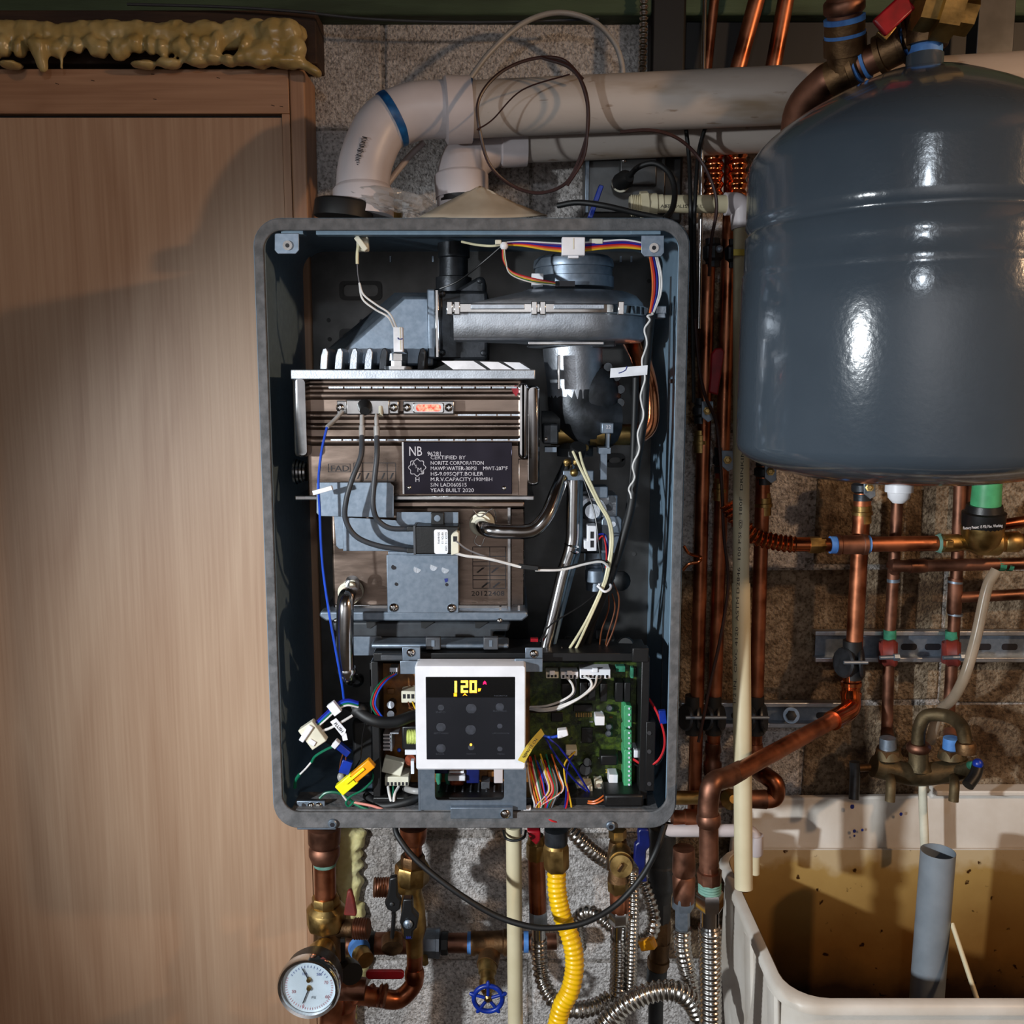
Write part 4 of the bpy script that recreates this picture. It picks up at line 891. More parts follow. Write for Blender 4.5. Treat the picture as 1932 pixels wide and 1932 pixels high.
B().obox((653, 1446, .0), (.35, 0, 1), .008, .004, .006).build('lower_half', 'blue_paint', q, bevel=.0008)
wire(q, [(648, 1420, -.002), (643, 1436, .0), (641, 1452, .002)], 1.3, 'w_brown'); wire(q, [(653, 1422, -.002), (652, 1436, -.002)], 1.3, 'w_brown')
q = T('connector_pair', 'yellow and amber two-part wire connector, lower left of the casing', 'connector', (672, 1490, .0))
B().obox((655, 1478, -.004), (.72, 0, .62), .012, .005, .007).build('yellow_half', 'yellow_plastic', q, bevel=.001)
B().obox((684, 1453, -.004), (.72, 0, .62), .015, .005, .006).build('amber_half', 'amber_plastic', q, bevel=.001)
B().obox((670, 1464, -.010), (.72, 0, .62), .014, .001, .0016).build('latch', 'yellow_plastic', q, bevel=.0006)
B().sph((644, 1466, .008), 8, 12, (1, 1, 1.2)).build('grey_cap', 'pex_grey', q)
wire(q, [(646, 1486, .0), (646, 1498, .0), (654, 1510, .002)], 2.2, 'w_white')
q = T('ground_wires', 'green earth wires looping above the bottom rim at the left', 'wires', (620, 1530, .01))
wire(q, [(640, 1405, .0), (620, 1412, .0), (596, 1426, .0), (588, 1438, .004)], 2.6, 'w_green')
wire(q, [(588, 1437, .004), (577, 1450, .006), (566, 1461, .01)], 1.8, 'w_white'); wire(q, [(566, 1460, .01), (558, 1472, .014), (556, 1486, .02)], 3.2, 'w_green')
wire(q, [(603, 1506, .0), (615, 1496, .0), (635, 1495, .0), (652, 1503, .002), (664, 1512, .006)], 2.6, 'w_green')
wire(q, [(704, 1456, .02), (702, 1472, .01), (685, 1490, .004), (662, 1502, .002), (653, 1514, .002), (658, 1521, .004), (668, 1512, .006)], 2.2, 'w_green')
wire(q, [(668, 1516, .006), (690, 1526, .004), (720, 1531, .004), (745, 1530, .004)], 2.6, 'w_green')
wire(q, [(668, 1514, .006), (700, 1520, .004), (725, 1528, .004), (750, 1536, .004)], 2.4, 'w_pink')
lg = B().bx(560, 1512, 613, 1531, .010, .014).build('earth_bracket', 'galvanised', q, bevel=.0006)
for x in (587, 601): screw((x, 1520, .0098), 7, lg)
B().cyl((573, 1519, .0098), (573, 1519, .0092), 4, 12).build('hole', 'ink', lg)
q = T('board_wires', 'two white wires dropping from the lower left board plug', 'wires', (745, 1535, .01))
wire(q, [(732, 1484, .022), (736, 1505, .012), (745, 1534, .008)], 2.6, 'w_white'); wire(q, [(752, 1484, .022), (744, 1500, .012), (744, 1520, .008), (752, 1535, .008)], 2.6, 'w_white')
wire(q, [(742, 1484, .024), (740, 1500, .016), (722, 1520, .012)], 1.8, 'w_green')
q = T('cable_bundle', 'dark cable bundle drooping across the tray bottom at the left', 'cable', (720, 1530, .02))
B().tube([(690, 1500, .03), (720, 1520, .012), (770, 1512, .01), (800, 1495, .02)], 8, n=12).build('bundle', 'black_rubber', q)
B().tube([(765, 1488, .03), (780, 1492, .012), (800, 1493, .012)], 6, n=12).build('grey_cable', 'pex_grey', q)

# ------------------------------------------------------------------ controller on its bracket
bk2 = T('controller_bracket', 'grey steel bracket with a square window behind the white controller', 'bracket', (890, 1530, .0))
o1 = prr(790, 1440, 993, 1528, -.004, 1); o2 = prr(820, 1400, 951, 1510, -.004, 8)
B().loft([o1, o2, [v+Vector((0, .0018, 0)) for v in o2], [v+Vector((0, .0018, 0)) for v in o1]], closed=True).build('plate', 'galvanised', bk2, ang=30)
B().bx(789, 1440, 793, 1530, -.0042, .02).build('side_flange', 'galvanised', bk2)
B().bx(850, 1524, 968, 1545, -.0105, -.0055).build('lower_tab', 'galvanised', bk2, bevel=.0006)
screw((953, 1535, -.0107), 9, bk2)
for x0, x1, y0, y1, hx_, hy_ in ((758, 793, 1221, 1272, 775, 1231), (991, 1024, 1222, 1268, 1007, 1233)):
    q = B().bx(x0 if x0 > 900 else x0+1, y0, x1, y1-23, -.004, -.002).build('upper_tab', 'galvanised', bk2, bevel=.0006)
    B().bx(x0-3 if x0 < 900 else x0-20, y1-25, x1 if x0 < 900 else x1, y1, -.016, -.014).build('lower_step', 'galvanised', bk2, bevel=.0006)
    screw((hx_, hy_, -.0042), 8, q)
ct_ = T('wall_controller', 'square white-framed controller showing 120 in amber digits', 'controller', (888, 1450, -.02))
YC = -.034
f0 = prr(786, 1257, 990, 1450, YC, 4); f1 = prr(784, 1255, 992, 1452, YC+.002, 5); f2 = [Vector((v.x, -.008, v.z)) for v in f1]
inn = prr(804, 1277, 972, 1433, YC, 1.5); inn2 = [Vector((v.x, YC+.002, v.z)) for v in inn]
B().loft([inn2, inn, f0, f1, f2], caps=True).build('housing', 'white_plastic', ct_, ang=35)
B().bx(803, 1276, 973, 1434, YC+.0004, YC+.003).build('touch_panel', 'glass_black', ct_)
sc_ = B().bx(804, 1277, 972, 1316, YC+.0002, YC+.001).build('display', 'screen_black', ct_)
D = YC-.00002
def seg(x, y, wd, ht, on, t=4.2):
    s = {'a': (x, y, x+wd, y+t), 'g': (x, y+ht/2-t/2, x+wd, y+ht/2+t/2), 'd': (x, y+ht-t, x+wd, y+ht), 'f': (x, y, x+t, y+ht/2), 'b': (x+wd-t, y, x+wd, y+ht/2), 'e': (x, y+ht/2, x+t, y+ht), 'c': (x+wd-t, y+ht/2, x+wd, y+ht)}
    for k in on: B().bx(*s[k], D-.0001, D+.0003).build('digit_segment', 'digit_amber', ct_)
seg(850, 1285, 12, 22, 'bc', 4.5); seg(869.5, 1284, 13.5, 23, 'abged'); seg(886, 1284, 13.5, 23, 'abcdef')
B().poly([(902, 1299), (908, 1299), (906, 1304), (902, 1305)], D-.0001, D+.0003).build('unit_mark', 'icon_amber', ct_)
B().bx(856, 1308, 862, 1314, D-.0001, D+.0003).build('icon', 'icon_amber', ct_)
B().poly([(873, 1313), (877, 1308), (882, 1313), (877, 1311)], D-.0001, D+.0003).build('icon', 'icon_amber', ct_)
B().poly([(911, 1292), (912, 1287), (914.5, 1284.5), (917, 1287), (918, 1292), (914.5, 1290)], D-.0001, D+.0003).build('flame_icon', 'icon_red', ct_)
B().sph((888.5, 1405, YC), 2.4, 10).build('indicator', 'digit_amber', ct_)
text('NORITZ', 932, 1314, D+.0003, 3, 'smudge', ct_, wid=25)
for x, y, a in ((832, 1335, 6), (889, 1337, 10), (943, 1334, 8), (832, 1372, 9), (888, 1377, 10), (943, 1370, 5), (832, 1412, 9), (889, 1410, 6), (943, 1413, 5)):
    B().sph(Wp(x, y, YC+.0003), a, 14, (1, .02, 1)).build('button_mark', 'smudge', ct_)
for s, x, y, wd in (('RECIRC', 930, 1343, 26), ('MENU', 938, 1424, 14), ('UP/DOWN', 928, 1385, 32), ('SETTINGS', 818, 1385, 28), ('INFO', 822, 1345, 18), ('POWER', 880, 1424, 18), ('BACK', 822, 1424, 16)):
    text(s, x, y, D+.0003, 3.2, 'smudge', ct_, wid=wd)

B().bx(1001, 1205, 1015, 1211, .03, .036).build('red_cap', 'red_plastic', ty)
# ================================================================== VENT PIPES ON TOP
def pipe(b, pts, r, n=24, fil=None, **k): return b.tube(pts, r, n=n, fil=fil, **k)
v1 = T('vent_pipe', 'fat white plastic vent pipe running right across the top, elbow at its left end', 'pipe', (680, 405, .12))
# elbow leg out of the casing, gasket ring, 45 degree fitting, coupling, then the long pipe
B().tube([(686, 410, .115), (684, 360, .118), (692, 300, .124), (722, 238, .132), (768, 212, .138)], 50, n=32, res=8).build('elbow', 'pvc_white', v1)
B().lathe((687, 412, .115), (685, 352, .118), [(0, 56), (.85, 57), (.9, 55), (1, 50)], 32).build('elbow_hub', 'pvc_white', v1)
B().lathe((735, 228, .133), (748, 221, .1345), [(0, 52.5), (.5, 53.5), (1, 52.5)], 32).build('glue_ring', 'pipe_glue_blue', v1)
B().tube([(738, 226, .134), (785, 210, .138), (846, 206, .142)], 52, n=32).build('street_elbow', 'pvc_white', v1)
B().lathe((838, 208, .142), (888, 207, .146), [(0, 54), (.08, 61), (1, 59.5)], 32).build('coupling', 'pvc_white', v1)
B().lathe((887, 207, .146), (893, 207, .146), [(0, 57), (1, 54)], 32).build('glue_ring', 'pipe_glue_blue', v1)
B().tube([(884, 207, .146), (1500, 179, .112), (1990, 150, .10)], 52.5, n=36, px=True, res=2).build('long_pipe', 'pvc_pipe', v1)
def elb(px, py):     # a point on the front of the elbow's curved wall
    cx = 684+(360-py)*.13 if py > 300 else 692+(300-py)*.48
    k = sc((700, 300, .12)); dx = min(abs(px-cx)*k, .030); return Wp(px, py, .1215-math.sqrt(.0325**2-dx*dx)-.0009)
for i in range(19):
    t = i/18; cx_ = 690-30*t*.55-2; cy_ = 258+50*t; wd_ = (9, 12, 9, 7)[i % 4]; h_ = (1.8, .9, 1.2)[i % 3]
    q = [(cx_-wd_/2, cy_-1), (cx_+wd_/2, cy_+1.5), (cx_+wd_/2, cy_+1.5+h_), (cx_-wd_/2, cy_-1+h_)]
    f = [elb(*u) for u in q]; B().loft([f, [v+Vector((0, .0006, 0)) for v in f]]).build('barcode_bar', 'ink', v1)
for j in range(3):
    for i in range(3):
        x = 672+j*1-i*6-j*4; y = 262+i*16; f = [elb(*u) for u in ((x, y), (x+1.4, y+.4), (x-2.6, y+11), (x-4, y+10.6))]
        B().loft([f, [v+Vector((0, .0006, 0)) for v in f]]).build('printed_line', 'ink', v1)
k = sc((870, 380, .18))
v2 = T('vent_pipe', 'second white vent elbow behind, joining a lower horizontal pipe', 'pipe', (868, 410, .20))
B().tube([(872, 400, .19), (870, 350, .192), (882, 300, .205), (930, 268, .218), (985, 264, .222)], 46, n=30).build('elbow', 'pvc_white', v2)
B().lathe((872, 374, .19), (870, 326, .191), [(0, 50), (.86, 51), (.92, 49), (1, 45)], 30).build('elbow_hub', 'pvc_white', v2)
B().lathe((940, 268, .219), (992, 266, .222), [(0, 42), (.1, 47), (1, 46)], 30).build('coupling', 'pvc_white', v2)
B().tube([(985, 266, .222), (1990, 222, .190)], 41, n=30).build('long_pipe', 'pvc_pipe', v2)
B().lathe((873, 384, .19), (873, 372, .19), [(0, 48), (1, 48)], 30).build('rubber_ring', 'black_rubber', v2)
B().lathe((873, 400, .19), (873, 384, .19), [(0, 40), (1, 40)], 30).build('clamp_band', 'chrome', v2)
q = tag(B().lathe((648, 412, .10), (650, 379, .10), [(0, 55), (.85, 55), (.95, 53), (1, 49)], 32).build('vent_collar', 'black_rubber'), 'round black rubber cap on the casing top below the big elbow', 'cap')
hb = T('brass_fitting', 'brass hex fitting on the casing top beside the black cap', 'fitting', (742, 410, .13))
B().lathe((728, 402, .13), (758, 402, .13), [(0, 14), (.2, 14), (.22, 22), (.8, 22), (.82, 17), (1, 17)], 6).build('nut', 'brass', hb)
B().cyl((715, 402, .13), (730, 402, .13), 12, 16).build('stub', 'brass', hb)
# plastic bag and paper
def sheet(nm, m, grid, label, cat, jit=.003, th=.0006):
    rows = [[Wp(*p) for p in r] for r in grid]; n = len(rows); c = len(rows[0]); V = []; F = []
    su, sv = 5, 5
    NU, NV = (n-1)*su+1, (c-1)*sv+1
    for a in range(NU):
        for b_ in range(NV):
            i, s = min(a//su, n-2), (a-min(a//su, n-2)*su)/su; j, t = min(b_//sv, c-2), (b_-min(b_//sv, c-2)*sv)/sv
            p = rows[i][j].lerp(rows[i][j+1], t).lerp(rows[i+1][j].lerp(rows[i+1][j+1], t), s)
            V.append(p+Vector((R.uniform(-jit, jit)*.4, R.uniform(-jit, jit), R.uniform(-jit, jit)*.4)))
    for a in range(NU-1):
        for b_ in range(NV-1): F.append((a*NV+b_, a*NV+b_+1, (a+1)*NV+b_+1, (a+1)*NV+b_))
    b = B(); b.add(V, F); o = b.build(nm, m, ang=25); s = o.modifiers.new('solid', 'SOLIDIFY'); s.thickness = th
    return tag(o, label, cat)
sheet('plastic_bag', 'wrap', [[(655, 350, .085), (720, 352, .085), (790, 366, .10), (838, 392, .13)], [(672, 372, .08), (730, 382, .08), (780, 392, .09), (830, 405, .12)], [(700, 392, .085), (735, 398, .085), (780, 404, .095), (820, 410, .12)]], 'crumpled clear plastic bag lying between the two vent elbows', 'bag', .004)
sheet('folded_paper', 'paper', [[(905, 350, .10), (910, 352, .10), (920, 356, .10)], [(860, 372, .09), (920, 378, .085), (975, 384, .10)], [(792, 408, .07), (905, 412, .06), (1032, 406, .09)]], 'folded beige instruction paper lying on the casing top', 'paper', .0012, .0015)
# white hose arc and its lower piece
tag(B().tube([(884, 152, .20), (925, 98, .21), (985, 45, .22), (1050, 24, .225), (1115, 38, .225), (1155, 75, .23), (1172, 115, .23), (1176, 160, .23)], 5.2, n=12).build('plastic_tube', 'pex_grey'), 'white plastic tube arching above the long vent pipe', 'tube')
tag(B().tube([(800, 268, .20), (768, 300, .20), (722, 360, .19), (714, 385, .18)], 6, n=12).build('plastic_tube', 'pvc_white'), 'short straight white tube slanting between the two elbows', 'tube')
tw2 = T('cable_coil', 'brown thermostat cable coiled in loops over the long vent pipe', 'cable', (1000, 350, .07))
B().tube([(1100, 150, .09), (1060, 112, .09), (1000, 112, .09), (940, 140, .085), (903, 190, .08), (906, 250, .08), (925, 312, .09), (970, 352, .10), (1020, 364, .10), (1068, 345, .09), (1095, 295, .085), (1110, 235, .08), (1104, 170, .08), (1075, 128, .085), (1020, 108, .09)], 3.2, n=8).build('loop', 'cable_brown', tw2)
B().tube([(1020, 108, .09), (1080, 130, .075), (1106, 185, .072), (1108, 245, .075), (1100, 300, .08), (1070, 350, .09)], 3.2, n=8).build('loop', 'cable_brown', tw2)
B().tube([(900, 245, .075), (930, 225, .08), (985, 170, .08), (1075, 140, .085)], 1.6, n=6).build('loop', 'cable_brown', tw2)
tag(B().tube([(1170, 249, .12), (1230, 246, .12), (1280, 262, .13), (1320, 300, .14), (1345, 350, .135), (1352, 395, .135), (1342, 455, .15), (1338, 520, .18)], 3.4, n=8).build('cable', 'cable_brown'), 'brown cable curving from under the vent pipe down past the casing corner', 'cable')
# flexible metal conduit, duct, rod
tag(B().tube([(1215, -30, .25), (1214, 60, .25), (1211, 150, .25)], 8.5, n=14, corr=(10, .30)).build('flexible_conduit', 'hose_steel'), 'spiral steel conduit dropping from the ceiling behind the vent pipe', 'conduit')
tag(B().bx(1226, -40, 1292, 420, .262, .296).build('duct', 'duct_black', bevel=.004), 'matte black flat duct standing against the wall', 'duct')
tag(B().cyl((1330, -30, .19), (1318, 620, .19), 4.4, 12).build('threaded_rod', 'stainless'), 'thin steel hanger rod crossing behind the vent pipe', 'rod')
cb = T('cable_bundle', 'dark cables running down beside the steel rod right of the casing', 'cable', (1300, 600, .18))
for p in ([(1294, 240, .16), (1300, 300, .155), (1303, 385, .132), (1303, 430, .145), (1306, 560, .18), (1309, 760, .18)], [(1332, 236, .16), (1318, 290, .155), (1311, 385, .132), (1310, 430, .145), (1312, 600, .18)]):
    B().tube(p, 4, n=8).build('cable', 'black_rubber', cb)
B().tube([(1309, 560, .18), (1318, 680, .185), (1330, 745, .19), (1352, 800, .2), (1361, 900, .2), (1366, 1010, .2), (1374, 1100, .2), (1360, 1200, .2), (1338, 1300, .2), (1318, 1400, .2)], 3.2, n=8).build('cable', 'cable_brown', cb)
# junction box with plug and cord
jb = T('junction_box', 'galvanised junction box mounted under the vent pipes', 'box', (1180, 400, .2))
B().bx(1104, 280, 1256, 402, .245, .298).build('box', 'panel_back', jb, bevel=.002)
B().bx(1104, 280, 1112, 402, .238, .246).build('flange', 'galvanised', jb, bevel=.001)
B().bx(1170, 275, 1240, 350, .235, .246).build('cover', 'panel_back', jb, bevel=.002)
for x, y in ((1177, 303), (1245, 287)): screw((x, y, .234), 4, jb)
B().lathe((1172, 345, .235), (1172, 345, .228), [(0, 18), (1, 17)], 22).build('outlet', 'cream_plastic', jb)
cd = T('mains_cable', 'black power cord looping from its plug down to the casing top', 'cable', (1200, 400, .18))
B().lathe((1168, 344, .222), (1188, 334, .19), [(0, 10), (.1, 16), (.6, 17), (1, 9)], 16).build('plug', 'black_rubber', cd)
B().obox((1163, 345, .222), (.3, .2, -1), .006, .004, .004).build('plug_face', 'chrome', cd)
B().tube([(1186, 334, .195), (1205, 315, .17), (1235, 308, .16), (1262, 326, .15), (1273, 360, .14), (1268, 395, .12), (1252, 414, .10)], 5.5, n=12).build('cord', 'black_rubber', cd)
B().tube([(1052, 388, .12), (1090, 382, .11), (1140, 388, .10), (1200, 402, .10), (1250, 412, .10)], 5.5, n=12).build('cord', 'black_rubber', cd)
tag(B().obox((1122, 385, .15), (.35, 0, 1), .020, .018, .003).build('label_pouch', 'blue_paint', bevel=.001), 'blue printed pouch standing on the casing top by the plug', 'label')
# cpvc drain with union and long drop
dr = T('drain_pipe', 'cream plastic drain with union, elbow and long drop ending above the sink', 'pipe', (1403, 1675, .06))
B().cyl((1188, 388, .16), (1250, 384, .16), 17, 24).build('union', 'cpvc', dr)
B().thread((1190, 388, .16), (1210, 387, .16), 20, 6, 24, .1).build('union_thread', 'cpvc', dr)
B().lathe((1208, 387, .16), (1222, 386, .16), [(0, 25), (1, 25)], 8).build('union_nut', 'cpvc', dr)
B().lathe((1222, 386, .16), (1240, 385, .16), [(0, 20), (.9, 20), (1, 18)], 24).build('collar', 'cpvc', dr)
B().cyl((1236, 385, .16), (1380, 385, .17), 16.5, 24).build('horizontal_run', 'cpvc', dr)
text('ASTM   LISTED', 1246, 392, .1455, 6, 'ink', dr, wid=70)
B().tube([(1368, 385, .17), (1398, 384, .172), (1401, 432, .170)], 21, n=24, fil=22).build('elbow', 'pvc_white', dr)
B().cyl((1399, 425, .17), (1398, 1100, .115), 15.3, 24).build('upper_drop', 'cpvc', dr)
B().cyl((1398, 1100, .115), (1403, 1676, .062), 17, 24).build('lower_drop', 'cpvc', dr)
B().cyl((1403, 1676, .0618), (1403, 1676.4, .0618), 14, 20).build('end_bore', 'ink', dr)
d = (Wp(1398, 1100, .115)-Wp(1399, 425, .17)).normalized()
tz = T('pad', '', '', (0, 0, 0)); bpy.data.objects.remove(tz)
text('1/2 IN.  CPVC 4120  ASTM D2846  100 PSI @ 180F  DRINKING WATER', 1388, 1330, .083, 5.5, 'ink', dr, rot=-90, wid=560)
B().bx(1384, 470, 1412, 482, .149, .151).build('yellow_sticker', 'tag_yellow', dr)

# ================================================================== EXPANSION TANK
TYc = -.035
tc = Wp(1722, 520, TYc); TR = .1735
zt_ = Wp(1748, 128, TYc).z; zb_ = Wp(1700, 912, TYc-.02).z
tk = T('expansion_tank', 'large glossy slate-grey steel expansion tank hanging at the right', 'tank', Vector((tc.x, tc.y, zb_)))
def zq(py): return Wp(1500, py, TYc).z
H = zt_-zb_
prof = []
# bottom dome
zs1 = zq(838); zs0 = zq(318)
for i in range(9):
    a = math.pi/2*i/8; prof.append((zb_+(zs1-zb_)*(1-math.cos(a))**1.0, TR*math.sin(a)**.8 if i else .004))
def gz(py): return zq(py)
for py, r in ((600, 1), (532, .998), (526, .992), (519, .998), (512, .988), (480, .986), (446, .986), (441, .972), (436, .966), (430, .972), (422, .986), (410, .984), (330, .982)): prof.append((gz(py), TR*r))
for f_, r_ in ((.05, .978), (.12, .962), (.2, .93), (.3, .875), (.42, .79), (.55, .68), (.68, .55), (.8, .41), (.9, .28), (.97, .15), (1, .02)): prof.append((zs0+(zt_-zs0)*f_, TR*r_))
P0 = Vector((tc.x, tc.y, 0)); n = 72
rings = [[P0+Vector((r*math.cos(2*math.pi*j/n), r*math.sin(2*math.pi*j/n), z)) for j in range(n)] for z, r in prof]
B().loft(rings).build('shell', 'tank_paint', tk, ang=60)
cz = zb_+.004
ax = Vector((tc.x, tc.y, 0))
B().lathe(ax+Vector((-.006, -.01, cz)), ax+Vector((-.006, -.01, cz-.026)), [(0, .019), (.12, .019), (.14, .0145), (.55, .0145), (.57, .012), (.8, .011), (1, .006)], 12, px=False).build('valve_cap', 'white_plastic', tk)
B().lathe(ax+Vector((0, 0, zt_-.004)), ax+Vector((0, 0, zt_+.012)), [(0, .020), (.4, .018), (1, .018)], 24, px=False).build('neck', 'tank_paint', tk)
zn = zt_
tp_ = T('tank_piping', 'bronze tee and elbow assembly with blue sealant screwed on the tank top', 'piping', Vector((tc.x, tc.y, zn+.006)))
def A(dx, dz, dy=0): return Vector((tc.x+dx, tc.y+dy, zn+dz))
B().lathe(A(0, .008), A(0, .022), [(0, .0165), (1, .0165)], 20, px=False).build('sealant', 'dope_blue', tp_)
B().lathe(A(0, .020), A(0, .085), [(0, .021), (.12, .023), (.6, .020), (1, .022)], 24, px=False).build('tee_body', 'bronze', tp_)
E1 = Wp(1765, 52, TYc); E0 = Wp(1556, 156, TYc+.07)
d = (E0-E1)
def L(t): return E1+d*t
B().lathe(L(-.02), L(.22), [(0, .022), (.85, .022), (.88, .024), (1, .024)], 24, px=False).build('tee_arm', 'bronze', tp_)
B().cyl(L(.22), L(.27), .0155, 20, px=False).build('sealant', 'dope_blue', tp_)
B().lathe(L(.26), L(.50), [(0, .020), (.2, .020), (.22, .018), (.78, .018), (.8, .020), (1, .020)], 20, px=False).build('nipple', 'bronze', tp_)
B().cyl(L(.50), L(.66), .0150, 20, px=False).build('pipe', 'copper_old', tp_)
for t in (.60, .68): B().cyl(L(t), L(t+.03), .0172, 20, px=False).build('sealant', 'dope_blue', tp_)
B().lathe(L(.70), L(.95), [(0, .021), (.2, .021), (.24, .019), (1, .019)], 22, px=False).build('elbow_body', 'bronze', tp_)
B().tube([L(.93), L(1.0), L(1.0)+Vector((-.016, .03, -.02)), L(1.0)+Vector((-.012, .06, -.06))], .018, n=22, px=False, res=6).build('elbow', 'copper_old', tp_)
V0 = L(.80); V1 = Wp(1592, -30, TYc+.02)
B().lathe(V0, V0.lerp(V1, .42), [(0, .019), (.5, .019), (.52, .022), (1, .022)], 22, px=False).build('riser_socket', 'bronze', tp_)
B().cyl(V0.lerp(V1, .42), V0.lerp(V1, .46), .021, 22, px=False).build('sealant', 'dope_blue', tp_)
B().lathe(V0.lerp(V1, .46), V0.lerp(V1, .58), [(0, .0205), (1, .0205)], 22, px=False).build('coupling', 'bronze', tp_)
B().cyl(V0.lerp(V1, .58), V0.lerp(V1, .64), .021, 22, px=False).build('sealant', 'dope_blue', tp_)
B().tube([V0.lerp(V1, .62), V0.lerp(V1, .75), V1], .0175, n=20, px=False).build('riser', 'copper_old', tp_)
B().lathe(V0.lerp(V1, .68), V0.lerp(V1, .84), [(0, .019), (.2, .021), (.8, .021), (1, .019)], 20, px=False).build('press_ring', 'copper_old', tp_)
B().lathe(Wp(1730, 10, TYc-.02), Wp(1830, 26, TYc-.02), [(0, .024), (.3, .024), (.32, .030), (.7, .030), (.72, .022), (1, .022)], 8, px=False).build('valve_union', 'brass', tp_)
B().thread(Wp(1750, -6, TYc-.03), Wp(1780, -8, TYc-.03), 20, 4).build('valve_thread', 'brass', tp_)
B().obox(Wp(1686, 28, TYc-.03), (.65, 0, .6), .019, .003, .010).build('lever', 'red_plastic', tp_, bevel=.002)
B().obox(Wp(1672, 58, TYc-.02), (.65, 0, .8), .008, .003, .006).build('lever_stem', 'brass', tp_, bevel=.001)
q = tag(B().bx(1845, -30, 1915, 118, .20, .23).build('hanging_strap', 'panel_back', bevel=.001), 'flat grey metal strap hanging behind the tank top', 'strap')

# ================================================================== COPPER RISERS, RIGHT OF THE CASING
def ballvalve(parent, x, y, Y, r, handle=None, hm='red_plastic', up=1):
    B().lathe((x, y-24, Y), (x, y+24, Y), [(0, r*1.15), (.25, r*1.15), (.27, r*.95), (.38, r*1.4), (.62, r*1.4), (.73, r*.95), (.75, r*1.15), (1, r*1.15)], 16).build('valve_body', 'dark_cast', parent)
    pl = B().poly([(x+2, y-18), (x+24, y-18), (x+24, y+16), (x+14, y+22), (x+2, y+12)], Y-.028, Y-.026).build('handle_plate', 'galvanised', parent, bevel=.0005)
    B().lathe((x+13, y, Y-.0282), (x+13, y, Y-.036), [(0, 8), (.6, 8), (.65, 5), (1, 4)], 6).build('stem_nut', 'brass', pl)
def adapter(parent, x, y, Y, r):
    B().lathe((x, y, Y), (x, y+42, Y), [(0, r), (.2, r), (.22, r*1.15), (.45, r*1.15), (.47, r*1.3), (.62, r*1.3), (.64, r*1.1), (1, r*1.1)], 12).build('adapter', 'brass', parent)
def clampc(parent, x, y, Y, r, m='dark_cast'):
    B().cyl((x, y-10, Y), (x, y+62, Y), r*1.28, 20).build('cushion', 'black_rubber', parent)
    for s in (-1, 1):
        h = B().lathe((x+s*r*1.0, y+32, Y-.004), (x+s*r*1.5, y+32, Y-.006), [(0, r*2.0), (.5, r*2.1), (1, r*1.9)], 14).build('clamp_half', m, parent)
    B().cyl((x-r*1.2, y+32, Y-.03), (x+r*2.0, y+32, Y-.03), 3.5, 8).build('clamp_bolt', 'galvanised', parent)
SY = .245
c1 = T('copper_riser', 'leftmost copper riser behind the casing edge, red valve lever beside it', 'pipe', (1308, 1560, SY))
B().tube([(1336, 500, SY), (1309, 1560, SY)], 12.5, n=20).build('pipe', 'copper', c1)
ballvalve(c1, 1322, 775, SY, 11); adapter(c1, 1322, 812, SY, 11.5)
B().poly([(1340, 712), (1337, 740), (1355, 746), (1368, 664), (1362, 656), (1350, 657), (1342, 668)], SY-.045, SY-.039).build('lever', 'red_plastic', c1, bevel=.002)
clampc(c1, 1308, 1322, SY, 12)
c2 = T('copper_riser', 'second copper riser from the left, just before the cream drain pipe', 'pipe', (1345, 1480, SY))
B().tube([(1382, 240, SY), (1344, 1480, SY)], 12.5, n=20).build('pipe', 'copper', c2)
ballvalve(c2, 1360, 868, SY, 11); adapter(c2, 1358, 902, SY, 11.5); clampc(c2, 1346, 1322, SY, 12)
B().lathe((1345, 1400, SY), (1344, 1470, SY), [(0, 14), (.25, 16), (.3, 14), (.5, 14), (.55, 17), (.8, 17), (1, 14)], 20).build('press_coupling', 'copper_old', c2)
c3 = T('copper_riser', 'copper riser with brass adapter and steel valve plate, right of the drain pipe', 'pipe', (1425, 1420, SY))
B().tube([(1442, 820, SY), (1424, 1424, SY)], 13, n=20).build('pipe', 'copper', c3)
ballvalve(c3, 1441, 890, SY, 13); adapter(c3, 1441, 930, SY, 13); clampc(c3, 1425, 1322, SY, 13)
B().bx(1455, 858, 1482, 872, SY-.04, SY-.036).build('lever', 'red_plastic', c3)
B().tube([(1424, 1420, SY), (1428, 1450, SY-.01), (1448, 1466, SY-.05), (1463, 1480, SY-.06), (1460, 1505, SY-.06), (1425, 1508, SY-.06)], 17, n=20).build('lower_elbow', 'copper', c3)
B().lathe((1424, 1402, SY), (1424, 1425, SY), [(0, 14.5), (.5, 16.5), (1, 14)], 20).build('press_ring', 'copper', c3)
for i, (x0, x1, Y) in enumerate(((1438, 1380, .215), (1490, 1450, .235), (1352, 1330, .255))):
    lab = ('copper pipe slanting down from the ceiling, nearest the steel rod', 'copper pipe slanting down from the ceiling, nearest the tank', 'short vertical copper pipe behind the steel rod at the ceiling')[i]
    tag(B().tube([(x0, -40, Y), (x1, 175, Y+.01)], 15 if i < 2 else 9, n=20).build('copper_pipe', 'copper'), lab, 'pipe')
for i, x in enumerate((1347, 1392)):
    tag(B().tube([(x, 255, .235), (x-2, 380, .235)], 20, n=20, corr=(18, .22)).build('corrugated_copper', 'copper_bright'), ('corrugated copper section under the vent pipe, nearer the casing', 'corrugated copper section under the vent pipe, nearer the tank')[i], 'pipe')
